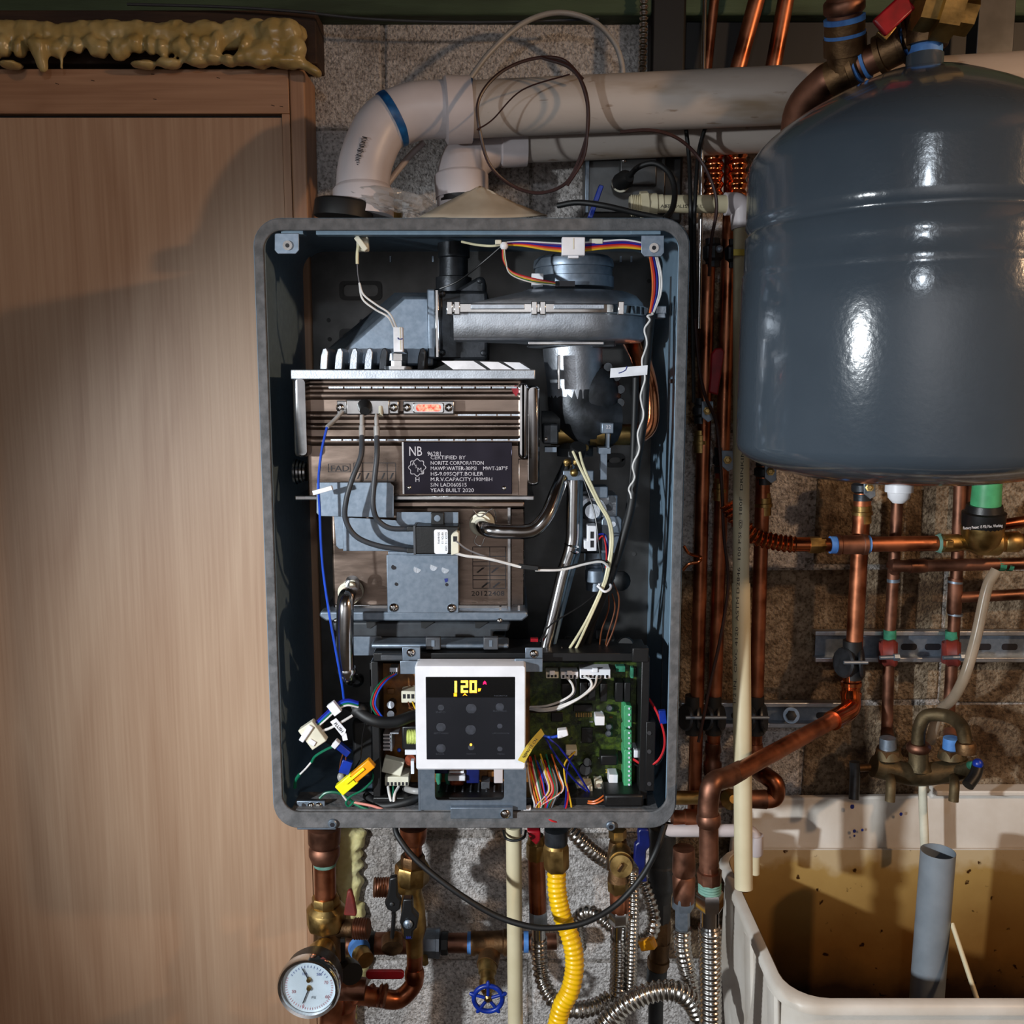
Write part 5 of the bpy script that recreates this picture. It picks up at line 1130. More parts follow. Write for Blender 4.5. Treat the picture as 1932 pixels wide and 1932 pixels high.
for i, (x, y) in enumerate(((1345, 470), (1385, 472))):
    t_ = T('valve', ('dark valve on the left riser above its copper pipe', 'dark valve on the second riser above its copper pipe')[i], 'valve', (x, y+40, .24))
    B().lathe((x, y-20, .24), (x, y+34, .24), [(0, 14), (.2, 14), (.3, 19), (.7, 19), (.8, 14), (1, 14)], 8).build('valve_body', 'dark_cast', t_)
    screw((x+12, y, .21), 7, t_, 'galvanised')
# main riser in the open area
c4 = T('copper_riser', 'bright copper main riser with a strut clamp, turning into a diagonal pipe', 'pipe', (1610, 1400, .23))
B().tube([(1628, 930, .235), (1612, 1215, .235), (1606, 1330, .235)], 15.5, n=24).build('pipe', 'copper', c4)
ballvalve(c4, 1628, 920, .235, 15); adapter(c4, 1627, 945, .235, 15)
clampc(c4, 1609, 1218, .235, 14)
B().lathe((1606, 1272, .235), (1605, 1318, .235), [(0, 16), (.25, 16), (.3, 19.5), (.45, 19.5), (.5, 17), (.7, 17), (.75, 19.5), (.9, 19.5), (1, 17)], 24).build('press_fitting', 'copper_bright', c4)
B().tube([(1605, 1310, .232), (1603, 1338, .215), (1570, 1360, .17)], 18, n=24).build('press_elbow', 'copper_bright', c4)
B().cyl((1582, 1353, .185), (1372, 1468, -.015), 15.8, 24).build('diagonal_pipe', 'copper', c4)
B().lathe((1398, 1453, .010), (1372, 1467, -.014), [(0, 18.5), (.8, 19), (1, 18)], 24).build('elbow_socket', 'copper_old', c4)
B().tube([(1376, 1465, -.012), (1345, 1478, -.035), (1336, 1520, -.038), (1337, 1552, -.038)], 19.5, n=26).build('elbow', 'copper_old', c4)
B().lathe((1337, 1535, -.038), (1337, 1558, -.038), [(0, 20), (.3, 23), (.7, 23), (1, 20)], 24).build('elbow_rim', 'copper_old', c4)
B().cyl((1337, 1555, -.038), (1338, 1665, -.038), 18, 24).build('lower_pipe', 'copper_old', c4)
B().lathe((1338, 1632, -.038), (1339, 1665, -.038), [(0, 19), (.3, 19), (.34, 24), (1, 22)], 8).build('adapter', 'copper_old', c4)
B().thread((1339, 1664, -.038), (1339, 1684, -.038), 22, 4).build('sealed_thread', 'dope_green', c4)
# horizontal makeup line and pressure valve
c5 = T('makeup_line', 'copper supply line with corrugated end and blue sealant rings', 'pipe', (1600, 1040, .19))
B().tube([(1372, 950, .20), (1395, 985, .195), (1425, 1012, .19), (1470, 1024, .19), (1500, 1027, .19)], 17, n=20, corr=(10, .22)).build('corrugated_section', 'copper_bright', c5)
B().cyl((1490, 1027, .19), (1540, 1027, .19), 14, 22).build('pipe', 'copper_bright', c5)
B().lathe((1526, 1028, .19), (1556, 1028, .19), [(0, 17), (.7, 17), (.72, 14), (1, 14)], 6).build('nut', 'brass', c5)
B().cyl((1554, 1028, .19), (1568, 1028, .19), 13, 20).build('pipe', 'copper', c5)
B().cyl((1566, 1028, .19), (1577, 1028, .19), 16.5, 20).build('sealant', 'dope_blue', c5)
B().lathe((1577, 1028, .19), (1634, 1027, .19), [(0, 20), (.12, 20), (.15, 18), (.85, 18), (.88, 20), (1, 20)], 24).build('union', 'copper_old', c5)
B().cyl((1629, 1027, .19), (1640, 1027, .19), 17, 20).build('sealant', 'dope_blue', c5)
B().cyl((1638, 1027, .19), (1775, 1025, .19), 14.5, 24).build('pipe', 'copper', c5)
B().lathe((1767, 1025, .19), (1779, 1025, .19), [(0, 16), (.5, 19), (1, 17)], 20).build('sealant', 'dope_green', c5)
pr = T('pressure_valve', 'brass pressure reducing valve with black collar and green cap under the tank', 'valve', (1850, 1045, .18))
B().lathe((1778, 1025, .18), (1925, 1022, .18), [(0, 17), (.2, 17), (.22, 15), (.32, 15), (.45, 24), (.7, 26), (.78, 17), (.8, 19), (.96, 20), (1, 16)], 24).build('body', 'brass', pr)
B().lathe((1852, 1040, .175), (1854, 992, .172), [(0, 14), (.3, 30), (.7, 37), (1, 38)], 28).build('bowl', 'brass', pr)
B().bx(1786, 1020, 1800, 1034, .160, .17).build('wrench_flat', 'brass', pr, bevel=.0008)
B().lathe((1854, 1001, .172), (1858, 952, .168), [(0, 35), (.25, 38), (.7, 39), (.75, 34), (1, 31)], 30).build('collar', 'black_plastic', pr)
B().lathe((1859, 960, .168), (1865, 880, .165), [(0, 27), (.5, 26), (.9, 26), (1, 22)], 26).build('cap', 'terminal_green', pr)
text('Factory Preset: 15 PSI; Max. Working', 1817, 999, .1405, 5.5, 'tag_white', pr, rot=-4, wid=74)
B().cyl((1922, 1022, .18), (1990, 1021, .18), 15, 20).build('outlet_pipe', 'copper_old', pr)
B().cyl((1892, 990, .21), (1990, 975, .21), 11, 16).build('side_pipe', 'copper', pr)
c6 = T('old_copper_line', 'dull copper branch with elbow running right under the brass valve', 'pipe', (1690, 1400, .22))
B().tube([(1694, 925, .262), (1686, 1075, .262), (1679, 1195, .262), (1673, 1385, .262)], 10.5, n=18).build('riser', 'copper_old', c6)
B().tube([(1688, 1075, .255), (1690, 1066, .235), (1712, 1068, .225), (1990, 1062, .22)], 11.5, n=18, res=6).build('branch', 'copper_old', c6)
for y in (1092,): B().lathe((1686, y, .262), (1686, y+6, .262), [(0, 12), (1, 12)], 18).build('solder_ring', 'galvanised', c6)
B().lathe((1716, 1068, .225), (1748, 1067, .225), [(0, 13.5), (.9, 13.5), (1, 12)], 18).build('elbow_socket', 'copper_old', c6)
B().lathe((1882, 1065, .222), (1894, 1065, .222), [(0, 12.4), (1, 12.4)], 18).build('green_stain', 'verdigris', c6)
B().lathe((1900, 1065, .222), (1908, 1065, .222), [(0, 12.4), (1, 12.4)], 18).build('green_stain', 'verdigris', c6)
B().lathe((1679, 1188, .262), (1679, 1206, .262), [(0, 11.4), (1, 11.4)], 18).build('green_stain', 'verdigris', c6)
c7 = T('old_copper_line', 'dull copper riser with a side branch, right of the faucet supply', 'pipe', (1800, 1300, .25))
B().tube([(1812, 900, .262), (1804, 1100, .262), (1797, 1230, .262), (1790, 1352, .262)], 11, n=18).build('riser', 'copper_old', c7)
B().lathe((1803, 1090, .262), (1800, 1158, .262), [(0, 13), (.95, 13), (1, 12)], 18).build('tee', 'copper_old', c7)
B().cyl((1803, 1128, .262), (1990, 1118, .262), 10.5, 18).build('side_branch', 'copper_old', c7)
for y in (1096, 1157): B().lathe((1802.5, y, .262), (1802, y+4, .262), [(0, 13.6), (1, 13.6)], 18).build('solder_ring', 'galvanised', c7)
B().lathe((1796, 1190, .262), (1796, 1212, .262), [(0, 12), (1, 12)], 18).build('green_stain', 'verdigris', c7)
tag(B().cyl((1828, 895, .285), (1822, 985, .285), 11, 18).build('copper_pipe', 'copper_old'), 'short copper pipe visible beside the green valve cap', 'pipe')
# strut channels
def strut(nm, x0, x1, y0, y1, Y, label, slots):
    s = T(nm, label, 'rail', ((x0+x1)/2, y1, Y))
    B().bx(x0, y0+3, x1, y1-3, Y+.012, Y+.014).build('back', 'galvanised', s)
    B().bx(x0, y0, x1, y0+9, Y, Y+.014).build('lip', 'aluminium', s, bevel=.0012); B().bx(x0, y1-9, x1, y1, Y, Y+.014).build('lip', 'aluminium', s, bevel=.0012)
    for x in slots: rbox(x, (y0+y1)/2-6, x+30, (y0+y1)/2+6, Y+.0115, Y+.0125, 5).build('slot', 'ink', s)
    return s
s1 = strut('strut_channel', 1538, 1990, 1191, 1250, .272, 'upper steel strut channel on the wall behind the red clamps', (1700, 1745, 1840, 1890))
s2 = strut('strut_channel', 1285, 1592, 1326, 1374, .272, 'lower steel strut channel carrying the three riser clamps', (1320, 1380, 1540))
q = B().lathe((1493, 1350, .268), (1493, 1350, .260), [(0, 16), (1, 15)], 20).build('washer', 'galvanised', s2)
B().lathe((1493, 1350, .260), (1493, 1350, .248), [(0, 10), (.9, 10), (1, 7)], 6).build('bolt', 'iron', s2)
for i, (x, lab) in enumerate(((1676, 'red painted pipe clamp on the left old copper riser'), (1795, 'red painted pipe clamp with a long bolt on the right old riser'))):
    cl = T('pipe_clamp', lab, 'clamp', (x, 1262, .25))
    B().lathe((x-12, 1232, .258), (x+16, 1232, .250), [(0, 22), (.15, 26), (.5, 24), (.85, 26), (1, 22)], 16).build('clamp_half', 'red_paint', cl)
    B().cyl((x, 1212, .258), (x-1, 1250, .258), 17, 18).build('clamp_ring', 'red_paint', cl)
    B().cyl((x-16, 1241, .225), (x+14+i*6, 1240, .225), 4, 10).build('bolt', 'galvanised', cl)
    B().lathe((x+10+i*6, 1240, .225), (x+20+i*6, 1240, .225), [(0, 7), (1, 7)], 6).build('bolt_head', 'galvanised', cl)
hk = T('pipe_hook', 'small copper split ring clip at the casing edge', 'clip', (1305, 1060, .16))
B().tube([(1290, 1030, .16), (1300, 1044, .16), (1322, 1051, .16), (1318, 1060, .16), (1300, 1064, .16), (1288, 1076, .16)], 3, n=8).build('ring', 'copper_bright', hk)
B().sph((1321, 1053, .16), 5, 10).build('bolt', 'copper_bright', hk)
vt = T('vinyl_tube', 'cloudy vinyl tube slanting down from the pipes toward the sink', 'tube', (1745, 1600, .2))
B().tube([(1880, 1075, .20), (1862, 1110, .20), (1842, 1200, .195), (1822, 1270, .19), (1800, 1315, .20), (1772, 1345, .235), (1755, 1400, .255)], 10, n=16).build('tube', 'vinyl', vt)

# ================================================================== SINK AND FAUCET
RZ = .824; SX0 = .300; SX1 = 1.02; SYF = -.084; SYB = .285
sk = T('laundry_sink', 'deep stained white plastic laundry tub at the lower right', 'sink', Vector((.66, .10, RZ)))
def sr(o, z, r=.045): 
    out = []
    for cx, cy, a0 in ((SX1-r-o, SYB-.02-o*.2-r, 0), (SX0+r+o, SYB-.02-o*.2-r, 90), (SX0+r+o, SYF+r+o, 180), (SX1-r-o, SYF+r+o, 270)):
        for i in range(7):
            a = math.radians(a0+15*i); out.append(Vector((cx+r*math.cos(a), cy+r*math.sin(a), z)))
    return out
B().loft([sr(.0095, RZ), sr(.012, RZ-.02), sr(.03, RZ-.25), sr(.06, RZ-.33, .06)], caps=False).add([Vector(v) for v in sr(.06, RZ-.33, .06)], [tuple(range(28))]).build('basin_inside', 'sink_inside', sk, ang=60)
B().loft([sr(.0095, RZ-.001), sr(.008, RZ+.0015), sr(-.001, RZ+.0015), sr(-.004, RZ-.002), sr(-.004, RZ-.014), sr(.001, RZ-.016)]).build('rim', 'sink_plastic', sk, ang=50) if False else B().loft([sr(.0095, RZ-.004), sr(.008, RZ+.0015), sr(-.001, RZ+.0015), sr(-.005, RZ-.003), sr(-.005, RZ-.010), sr(.003, RZ-.012)], closed=True).build('rim', 'sink_plastic', sk, ang=50)
B().loft([sr(.004, RZ-.010), sr(.001, RZ-.15), sr(.02, RZ-.36)], caps=False).build('outer_wall', 'sink_plastic', sk, ang=60)
for dy in (.05, .16, .27):
    B().loft([[Vector((SX0-.006, SYF+dy, RZ-.01)), Vector((SX0+.004, SYF+dy+.02, RZ-.01)), Vector((SX0+.02, SYF+dy+.02, RZ-.36)), Vector((SX0+.012, SYF+dy, RZ-.36))], [Vector((SX0-.002, SYF+dy-.02, RZ-.01)), Vector((SX0+.004, SYF+dy-.02, RZ-.01)), Vector((SX0+.02, SYF+dy-.02, RZ-.36)), Vector((SX0+.014, SYF+dy-.02, RZ-.36))]]).build('wall_rib', 'sink_plastic', sk, bevel=.003)
zb1 = Wp(1700, 1500, .285).z
f = [Vector((SX0+.02, SYB-.018, RZ-.02)), Vector((SX1, SYB-.018, RZ-.02)), Vector((SX1, SYB-.004, zb1+.008)), Vector((.62, SYB-.004, zb1+.006)), Vector((.617, SYB-.004, zb1)), Vector((SX0+.03, SYB-.004, zb1-.004))]
B().loft([f, [v+Vector((0, .012, 0)) for v in f]]).build('backsplash', 'sink_plastic', sk, bevel=.003)
B().box(.62, SX1, SYB-.014, WY-.002, zb1+.004, zb1+.012).build('backsplash_ledge', 'sink_plastic', sk, bevel=.002)
for x, y, a in ((1612, 1568, 3), (1627, 1566, 2.5), (1612, 1577, 2), (1700, 1536, 3), (1608, 1522, 4)): 
    B().sph((x, y, SYB-.0185), a, 10, (1, .1, 1.3)).build('paint_spot', 'ink_blue', sk)
sp = T('standpipe', 'short grey plastic standpipe standing open in the laundry tub', 'pipe', (1768, 1900, .10))
a0 = Wp(1770, 1606, .10); a1 = a0-Vector((.004, 0, .30))
B().loft([[c+Vector((r_*math.cos(t), r_*math.sin(t), 0)) for t in [2*math.pi*j/32 for j in range(32)]] for c, r_ in ((a1, .0185), (a0, .0205), (a0, .0212), (a1, .0212))], closed=True).build('pipe', 'pvc_grey', sp, ang=30)
B().lathe(a0-Vector((0, 0, .04)), a0-Vector((0, 0, .042)), [(0, .0186), (1, .0186)], 24, px=False).build('dark_bore', 'ink', sp)
tag(B().cyl((1796, 1742, .09), (1850, 1905, .02), 4.5, 12).build('dowel', 'cpvc'), 'thin pale stick leaning beside the grey standpipe in the tub', 'stick')
pw = T('overflow_pipe', 'white plastic pipe and elbow entering the tub behind the drain', 'pipe', (1420, 1640, .14))
B().tube([(1255, 1567, .18), (1380, 1567, .17), (1424, 1566, .165), (1426, 1612, .165)], 12, n=18, fil=24).build('pipe', 'pvc_white', pw)
B().lathe((1425, 1575, .165), (1425, 1612, .165), [(0, 15), (.9, 15), (1, 13)], 20).build('elbow_hub', 'pvc_white', pw)
B().cyl((1425, 1608, .165), (1424, 1648, .165), 9, 16).build('tail', 'cpvc', pw)
fc = T('laundry_faucet', 'tarnished bronze double laundry faucet with arched bridge on the wall', 'faucet', (1730, 1515, .24))
FY = .225
B().tube([(1648, 1445, FY), (1690, 1455, FY), (1730, 1462, FY), (1790, 1455, FY), (1826, 1446, FY)], 21, n=22).build('body', 'faucet_bronze', fc)
for x, y in ((1676, 1440), (1796, 1440)):
    B().lathe((x, 1428, FY), (x-1, 1412, FY), [(0, 26), (1, 20)], 20).build('neck', 'faucet_bronze', fc)
    B().lathe((x, 1431, FY), (x, 1412, FY), [(0, 24), (1, 24)], 6).build('union_nut', 'bronze', fc)
    B().lathe((x-1, 1413, FY), (x-1, 1392, FY), [(0, 16), (1, 14.5)], 18).build('coupling', 'galvanised' if x < 1700 else 'dope_blue', fc)
    B().tube([(x+3, 1465, FY-.01), (x+5, 1480, FY-.04), (x+3, 1512, FY-.045)], 9, n=12).build('mount_foot', 'faucet_bronze', fc)
B().lathe((1733, 1450, FY), (1733, 1412, FY), [(0, 25), (.3, 18), (1, 17)], 20).build('spout_base', 'faucet_bronze', fc)
B().lathe((1733, 1418, FY), (1733, 1402, FY), [(0, 18), (.3, 22), (.7, 22), (1, 18)], 22).build('spout_nut', 'copper_old', fc)
B().tube([(1732, 1405, FY), (1735, 1372, FY), (1750, 1350, FY-.004), (1790, 1352, FY-.02), (1815, 1372, FY-.05), (1822, 1408, FY-.07)], 12.5, n=20).build('spout', 'faucet_bronze', fc)
B().lathe((1822, 1400, FY-.07), (1823, 1420, FY-.07), [(0, 16), (.3, 19), (1, 18)], 22).build('spout_collar', 'bronze', fc)
B().cyl((1640, 1448, FY), (1612, 1450, FY-.01), 7, 14).build('stem', 'bronze', fc)
B().tube([(1612, 1437, FY-.01), (1613, 1460, FY-.012), (1611, 1508, FY-.02)], 9.5, n=14).build('handle', 'dark_cast', fc)
B().cyl((1826, 1444, FY), (1838, 1444, FY-.03), 8, 14).build('stem', 'verdigris', fc)
B().tube([(1846, 1440, FY-.03), (1840, 1462, FY-.04), (1826, 1482, FY-.05)], 11, n=14).build('handle', 'black_plastic', fc)
B().sph((1845, 1441, FY-.035), 10, 12).build('handle_cap', 'blue_paint', fc)
B().cyl((1740, 1480, FY), (1745, 1605, FY-.01), 8, 14).build('drain_stem', 'cream_plastic', fc)
for x in (1676, 1795): B().cyl((x-2, 1392, .24), (x-2, 1380, .25), 12, 16).build('supply_end', 'copper_old', fc)
# ================================================================== BELOW THE BOILER
def nut(parent, p0, p1, r, m='brass', n=6, nm='nut'): return B().lathe(p0, p1, [(0, r*.93), (.12, r), (.88, r), (1, r*.93)], n).build(nm, m, parent)
# left stack with gauge
g1 = T('return_pipe', 'copper pipe with brass union and side port at the lower left', 'pipe', (612, 1932, .10))
Y1 = .10
B().lathe((612, 1560, Y1), (612, 1625, Y1), [(0, 31), (.45, 30), (.55, 26), (.62, 29), (.8, 29), (1, 24)], 26).build('reducer', 'copper_old', g1)
B().lathe((613, 1616, Y1), (613, 1632, Y1), [(0, 21.5), (.5, 22), (1, 21)], 24).build('solder_ring', 'dope_green', g1)
B().cyl((613, 1626, Y1), (614, 1695, Y1), 20, 26).build('pipe', 'copper', g1)
nut(g1, (614, 1690, Y1), (615, 1718, Y1), 26, 'brass', 8, 'union_top')
nut(g1, (615, 1712, Y1), (616, 1748, Y1), 37, 'brass', 8, 'union_nut')
B().lathe((615, 1706, Y1), (615, 1714, Y1), [(0, 28), (1, 36)], 24).build('union_shoulder', 'brass', g1)
B().lathe((616, 1746, Y1), (622, 1835, Y1), [(0, 24), (.3, 26), (.6, 26), (1, 22)], 24).build('tee_body', 'bronze', g1)
B().lathe((640, 1752, Y1), (672, 1752, Y1-.01), [(0, 17), (1, 17)], 20).build('side_port', 'bronze', g1)
B().thread((668, 1752, Y1-.01), (696, 1752, Y1-.012), 20, 6, 22, .1).build('port_thread', 'copper_old', g1)
B().poly([(648, 1728), (655, 1682), (662, 1680), (668, 1700), (672, 1722), (672, 1730)], Y1-.045, Y1-.037).build('lever', 'red_paint', g1, bevel=.002)
B().bx(643, 1772, 651, 1832, Y1-.03, Y1-.026).build('cap_strap', 'black_rubber', g1)
B().lathe((655, 1822, Y1-.02), (664, 1838, Y1-.04), [(0, 17), (.5, 21), (1, 21)], 20).build('black_cap', 'black_plastic', g1)
B().tube([(618, 1830, Y1), (628, 1880, Y1), (622, 1990, Y1)], 23, n=24).build('lower_pipe', 'copper', g1)
B().lathe((640, 1862, Y1), (690, 1866, Y1), [(0, 24), (.5, 22), (1, 20)], 22).build('tee_arm', 'copper_old', g1)
B().lathe((646, 1900, Y1+.01), (652, 1990, Y1+.01), [(0, 26), (.3, 22), (.35, 25), (.45, 25), (.5, 21), (1, 21)], 22).build('lower_elbow', 'copper', g1)
ga = T('pressure_gauge', 'round pressure and temperature gauge with white dial and two black needles', 'gauge', (583, 1920, .02))
gc = Wp(583, 1862, .0); gd = Vector((-.05, -1, .06)).normalized()
k = sc(gc)
B().lathe(gc-gd*.034, gc-gd*.006, [(0, 50), (.3, 55), (1, 57)], 40).build('case_back', 'black_plastic', ga)
B().lathe(Wp(612, 1790, .075), Wp(600, 1815, .04), [(0, 22), (.4, 22), (.45, 28), (1, 30)], 18).build('gauge_stem', 'brass', ga)
u1 = gd.cross(Vector((0, 0, 1))).normalized(); u2 = u1.cross(gd)
def GP(x, y, h=0): return gc+u1*(x*k)+u2*(y*k)+gd*h       # dial plane
sgn = 1 if u1.x > 0 else -1
def GQ(x, y, h=0): return GP(x*sgn, y, h)
rim = []
for r_, h in ((55, -.008), (60, -.006), (60, .002), (57, .006), (52, .005), (52, -.001), (50, -.002)): rim.append([GP(r_*math.cos(2*math.pi*j/48), r_*math.sin(2*math.pi*j/48), h) for j in range(48)])
B().loft(rim).build('bezel', 'chrome', ga, ang=30)
B().loft([[GP(51*math.cos(2*math.pi*j/48), 51*math.sin(2*math.pi*j/48), h) for j in range(48)] for h in (-.0018, -.0012)]).build('dial', 'gauge_face', ga)
for i in range(36):
    a = math.radians(-200+i*6.2); 
    p = [GQ(r_*math.cos(a+da), r_*math.sin(a+da), -.0011) for r_, da in ((42, -.012), (46, -.012), (46, .012), (42, .012))]
    B().loft([p, [v+gd*.0003 for v in p]]).build('red_tick', 'red_plastic', ga)
for i in range(14):
    a = math.radians(30+i*9); p = [GQ(r_*math.cos(a+da), r_*math.sin(a+da), -.0011) for r_, da in ((37, -.015), (41, -.015), (41, .015), (37, .015))]
    B().loft([p, [v+gd*.0003 for v in p]]).build('blue_tick', 'ink_blue', ga)
for (x0, y0), (x1, y1) in (((0, 14), (-12, 36)), ((0, -2), (-12, -32))):
    a = GQ(x0, y0, .0008); b_ = GQ(x1, y1, .0008); B().obox((a+b_)/2, b_-a, (b_-a).length/2, .0006, .0003, up=gd).build('needle', 'ink', ga)
    B().lathe(GQ(x0, y0, -.001), GQ(x0, y0, .0025), [(0, 5), (1, 4)], 16).build('hub', 'brass', ga)
for s, x, y, h, m in (('0', -14, -42, 6, 'red_plastic'), ('30', -34, -14, 6, 'red_plastic'), ('70', 28, 6, 6, 'red_plastic'), ('60', 30, -22, 6, 'red_plastic'), ('PSI', 4, -24, 5, 'ink'), ('100', -14, 22, 5, 'ink_blue'), ('200', 14, 22, 5, 'ink_blue')):
    p = GQ(x, y, -.0009); M = Matrix((( u1.x*sgn, u2.x, gd.x, 0), (u1.y*sgn, u2.y, gd.y, 0), (u1.z*sgn, u2.z, gd.z, 0), (0, 0, 0, 1)))
    c = bpy.data.curves.new('t', 'FONT'); c.body = s; c.size = h*k/.7; c.extrude = .0001
    o = bpy.data.objects.new('t', c); COL.objects.link(o); bpy.context.view_layer.update()
    me = bpy.data.meshes.new_from_object(o.evaluated_get(bpy.context.evaluated_depsgraph_get())); bpy.data.objects.remove(o)
    me.transform(Matrix.Translation(p-wloc(ga)) @ M); me.materials.clear(); me.materials.append(MATS[m]); q = bpy.data.objects.new('lettering', me); COL.objects.link(q); q.parent = ga
B().lathe(gc+gd*.0035, gc+gd*.0045, [(0, 52), (1, 52)], 40).build('lens', 'lens', ga)
# second stack
g2 = T('supply_pipe', 'copper and brass supply stack with two black service valve handles', 'pipe', (780, 1900, .14))
Y2 = .14
B().lathe((780, 1560, Y2), (780, 1592, Y2), [(0, 26), (.5, 25), (.8, 23), (1, 19)], 24).build('reducer', 'copper', g2)
B().cyl((780, 1588, Y2), (780, 1618, Y2), 16, 22).build('pipe', 'copper', g2)
nut(g2, (779, 1612, Y2), (779, 1636, Y2), 23, 'bronze', 8, 'union_top'); nut(g2, (778, 1630, Y2), (777, 1664, Y2), 33, 'brass', 8, 'union_nut')
B().lathe((777, 1660, Y2), (783, 1800, Y2), [(0, 24), (.15, 18), (.3, 22), (.65, 24), (.8, 17), (1, 16)], 24).build('valve_body', 'brass', g2)
B().lathe((765, 1672, Y2), (726, 1672, Y2-.02), [(0, 16), (1, 16)], 20).build('side_port', 'brass', g2)
B().thread((735, 1674, Y2-.02), (705, 1674, Y2-.024), 19, 6, 22, .1).build('port_thread', 'copper_old', g2)
B().poly([(734, 1658), (748, 1655), (750, 1690), (757, 1700), (755, 1716), (744, 1724), (730, 1716), (725, 1704), (731, 1690)], .065, .075).build('black_handle', 'black_plastic', g2, bevel=.002)
B().poly([(760, 1697), (778, 1697), (779, 1720), (790, 1732), (786, 1752), (779, 1758), (778, 1774), (762, 1774), (761, 1756), (754, 1742), (757, 1722)], .068, .080).build('black_handle', 'black_plastic', g2, bevel=.002)
screw((770, 1743, .067), 9, g2, 'galvanised'); screw((739, 1706, .064), 4, g2, 'iron')
text('B&K', 766, 1771, .0672, 5, 'ink_blue', g2, wid=10)
B().tube([(743, 1722, .07), (742, 1745, .075), (739, 1775, .09)], 4, n=8).build('cap_strap', 'black_rubber', g2)
B().lathe((740, 1770, .10), (740, 1790, .085), [(0, 20), (1, 20)], 20).build('black_cap', 'bronze', g2)
B().cyl((783, 1796, Y2), (782, 1836, Y2), 15, 22).build('lower_pipe', 'copper', g2)
B().tube([(782, 1832, Y2), (780, 1858, Y2), (752, 1885, Y2-.01), (715, 1882, Y2-.02), (670, 1876, Y1)], 17, n=24).build('elbow', 'copper', g2)
B().lathe((782, 1826, Y2), (782, 1850, Y2), [(0, 16), (.3, 18.5), (.7, 18.5), (1, 17)], 24).build('elbow_rim', 'copper', g2)
for t, w_ in ((678, 10), (694, 12), (712, 8), (720, 10)): B().lathe((t, 1877, Y2-.022), (t+w_, 1879, Y2-.022), [(0, 17), (.5, 22), (1, 17)], 24).build('press_ring', 'copper_old', g2)
tag(rbox(690, 1832, 762, 1848, .125, .130, 7).build('valve_lever', 'red_plastic', bevel=.001), 'flat red valve lever lying across behind the left copper elbow', 'lever')
# horizontal line
h1 = T('bronze_line', 'horizontal bronze and copper line with union behind the lower stacks', 'pipe', (850, 1810, .22))
Y3 = .215
B().cyl((655, 1782, Y3), (700, 1782, Y3), 18, 20).build('pipe', 'copper_old', h1)
B().cyl((698, 1780, Y3), (708, 1780, Y3), 21, 20).build('black_ring', 'black_rubber', h1)
B().cyl((706, 1780, Y3), (770, 1779, Y3), 20, 22).build('pipe', 'copper_old', h1)
B().lathe((795, 1779, Y3), (830, 1779, Y3), [(0, 24), (.3, 27), (.8, 27), (.82, 28), (1, 28)], 8).build('union_nut', 'galvanised', h1)
nut(h1, (832, 1779, Y3), (846, 1779, Y3), 22, 'iron', 8)
B().cyl((800, 1805, Y3-.02), (802, 1818, Y3-.03), 7, 12).build('bleeder', 'brass', h1)
B().cyl((846, 1779, Y3), (884, 1779, Y3), 18, 22).build('pipe', 'copper_old', h1)
B().cyl((882, 1779, Y3), (890, 1779, Y3), 20, 22).build('sealant', 'dope_blue', h1)
B().lathe((889, 1779, Y3), (958, 1778, Y3), [(0, 23), (.1, 23), (.14, 21), (.86, 21), (.9, 24), (1, 24)], 24).build('tee', 'bronze', h1)
B().tube([(922, 1782, Y3), (924, 1800, Y3-.01), (919, 1822, Y3-.03)], 20, n=22).build('tee_branch', 'bronze', h1)
B().cyl((958, 1778, Y3), (1050, 1776, Y3), 15, 20).build('pipe', 'copper_old', h1)
B().cyl((988, 1777, Y3), (997, 1777, Y3), 19, 20).build('sealant', 'dope_blue', h1)
B().lathe((672, 1786, Y3-.02), (690, 1812, Y3-.05), [(0, 18), (.3, 20), (.35, 18), (1, 16)], 20).build('branch_valve', 'brass', h1)
B().cyl((676, 1786, Y3-.028), (679, 1792, Y3-.036), 20, 20).build('sealant', 'dope_blue', h1)
bv = T('drain_valve', 'boiler drain valve with a five-spoke blue hand wheel', 'valve', (920, 1910, .14))
B().lathe((920, 1815, .19), (919, 1875, .15), [(0, 19), (.35, 17), (.38, 14), (.6, 13), (.62, 16), (.85, 14), (1, 8)], 20).build('valve_body', 'brass', bv)
wc = Wp(921, 1884, .13); wn = Vector((0, -1, -.06)).normalized(); a1_ = Vector((1, 0, 0)); a2_ = wn.cross(a1_).normalized(); k = sc(wc)
B().tube([wc+a1_*27*k*math.cos(t)+a2_*27*k*math.sin(t) for t in [2*math.pi*j/24 for j in range(25)]], 4.6*k, n=12, px=False, res=2).build('wheel_rim', 'blue_paint', bv)
for j in range(5):
    t = math.radians(90+72*j); o_ = a1_*math.cos(t)+a2_*math.sin(t)
    B().cyl(wc+o_*4*k, wc+o_*26*k, 3.2*k, 10, px=False).build('spoke', 'blue_paint', bv)
    B().lathe(wc+o_*28*k, wc+o_*37*k, [(0, 5*k), (.6, 4*k), (1, 2*k)], 12, px=False).build('wheel_knob', 'blue_paint', bv)
B().lathe(wc-wn*.004, wc+wn*.004, [(0, 9*k), (.7, 8*k), (1, 4*k)], 8, px=False).build('stem_nut', 'brass', bv)
# white condensate pipe
wp = T('condensate_pipe', 'cream vertical condensate pipe below the casing with a black tie', 'pipe', (972, 1932, .09))
B().cyl((969, 1560, .09), (973, 1990, .09), 14.5, 24).build('pipe', 'cpvc', wp)
B().tube([(950, 1568, .09), (955, 1582, .07), (972, 1586, .066), (988, 1580, .07), (992, 1568, .09)], 2.6, n=8).build('zip_tie', 'black_rubber', wp)
B().bx(962, 1556, 985, 1574, .085, .10).build('barb', 'iron', wp)
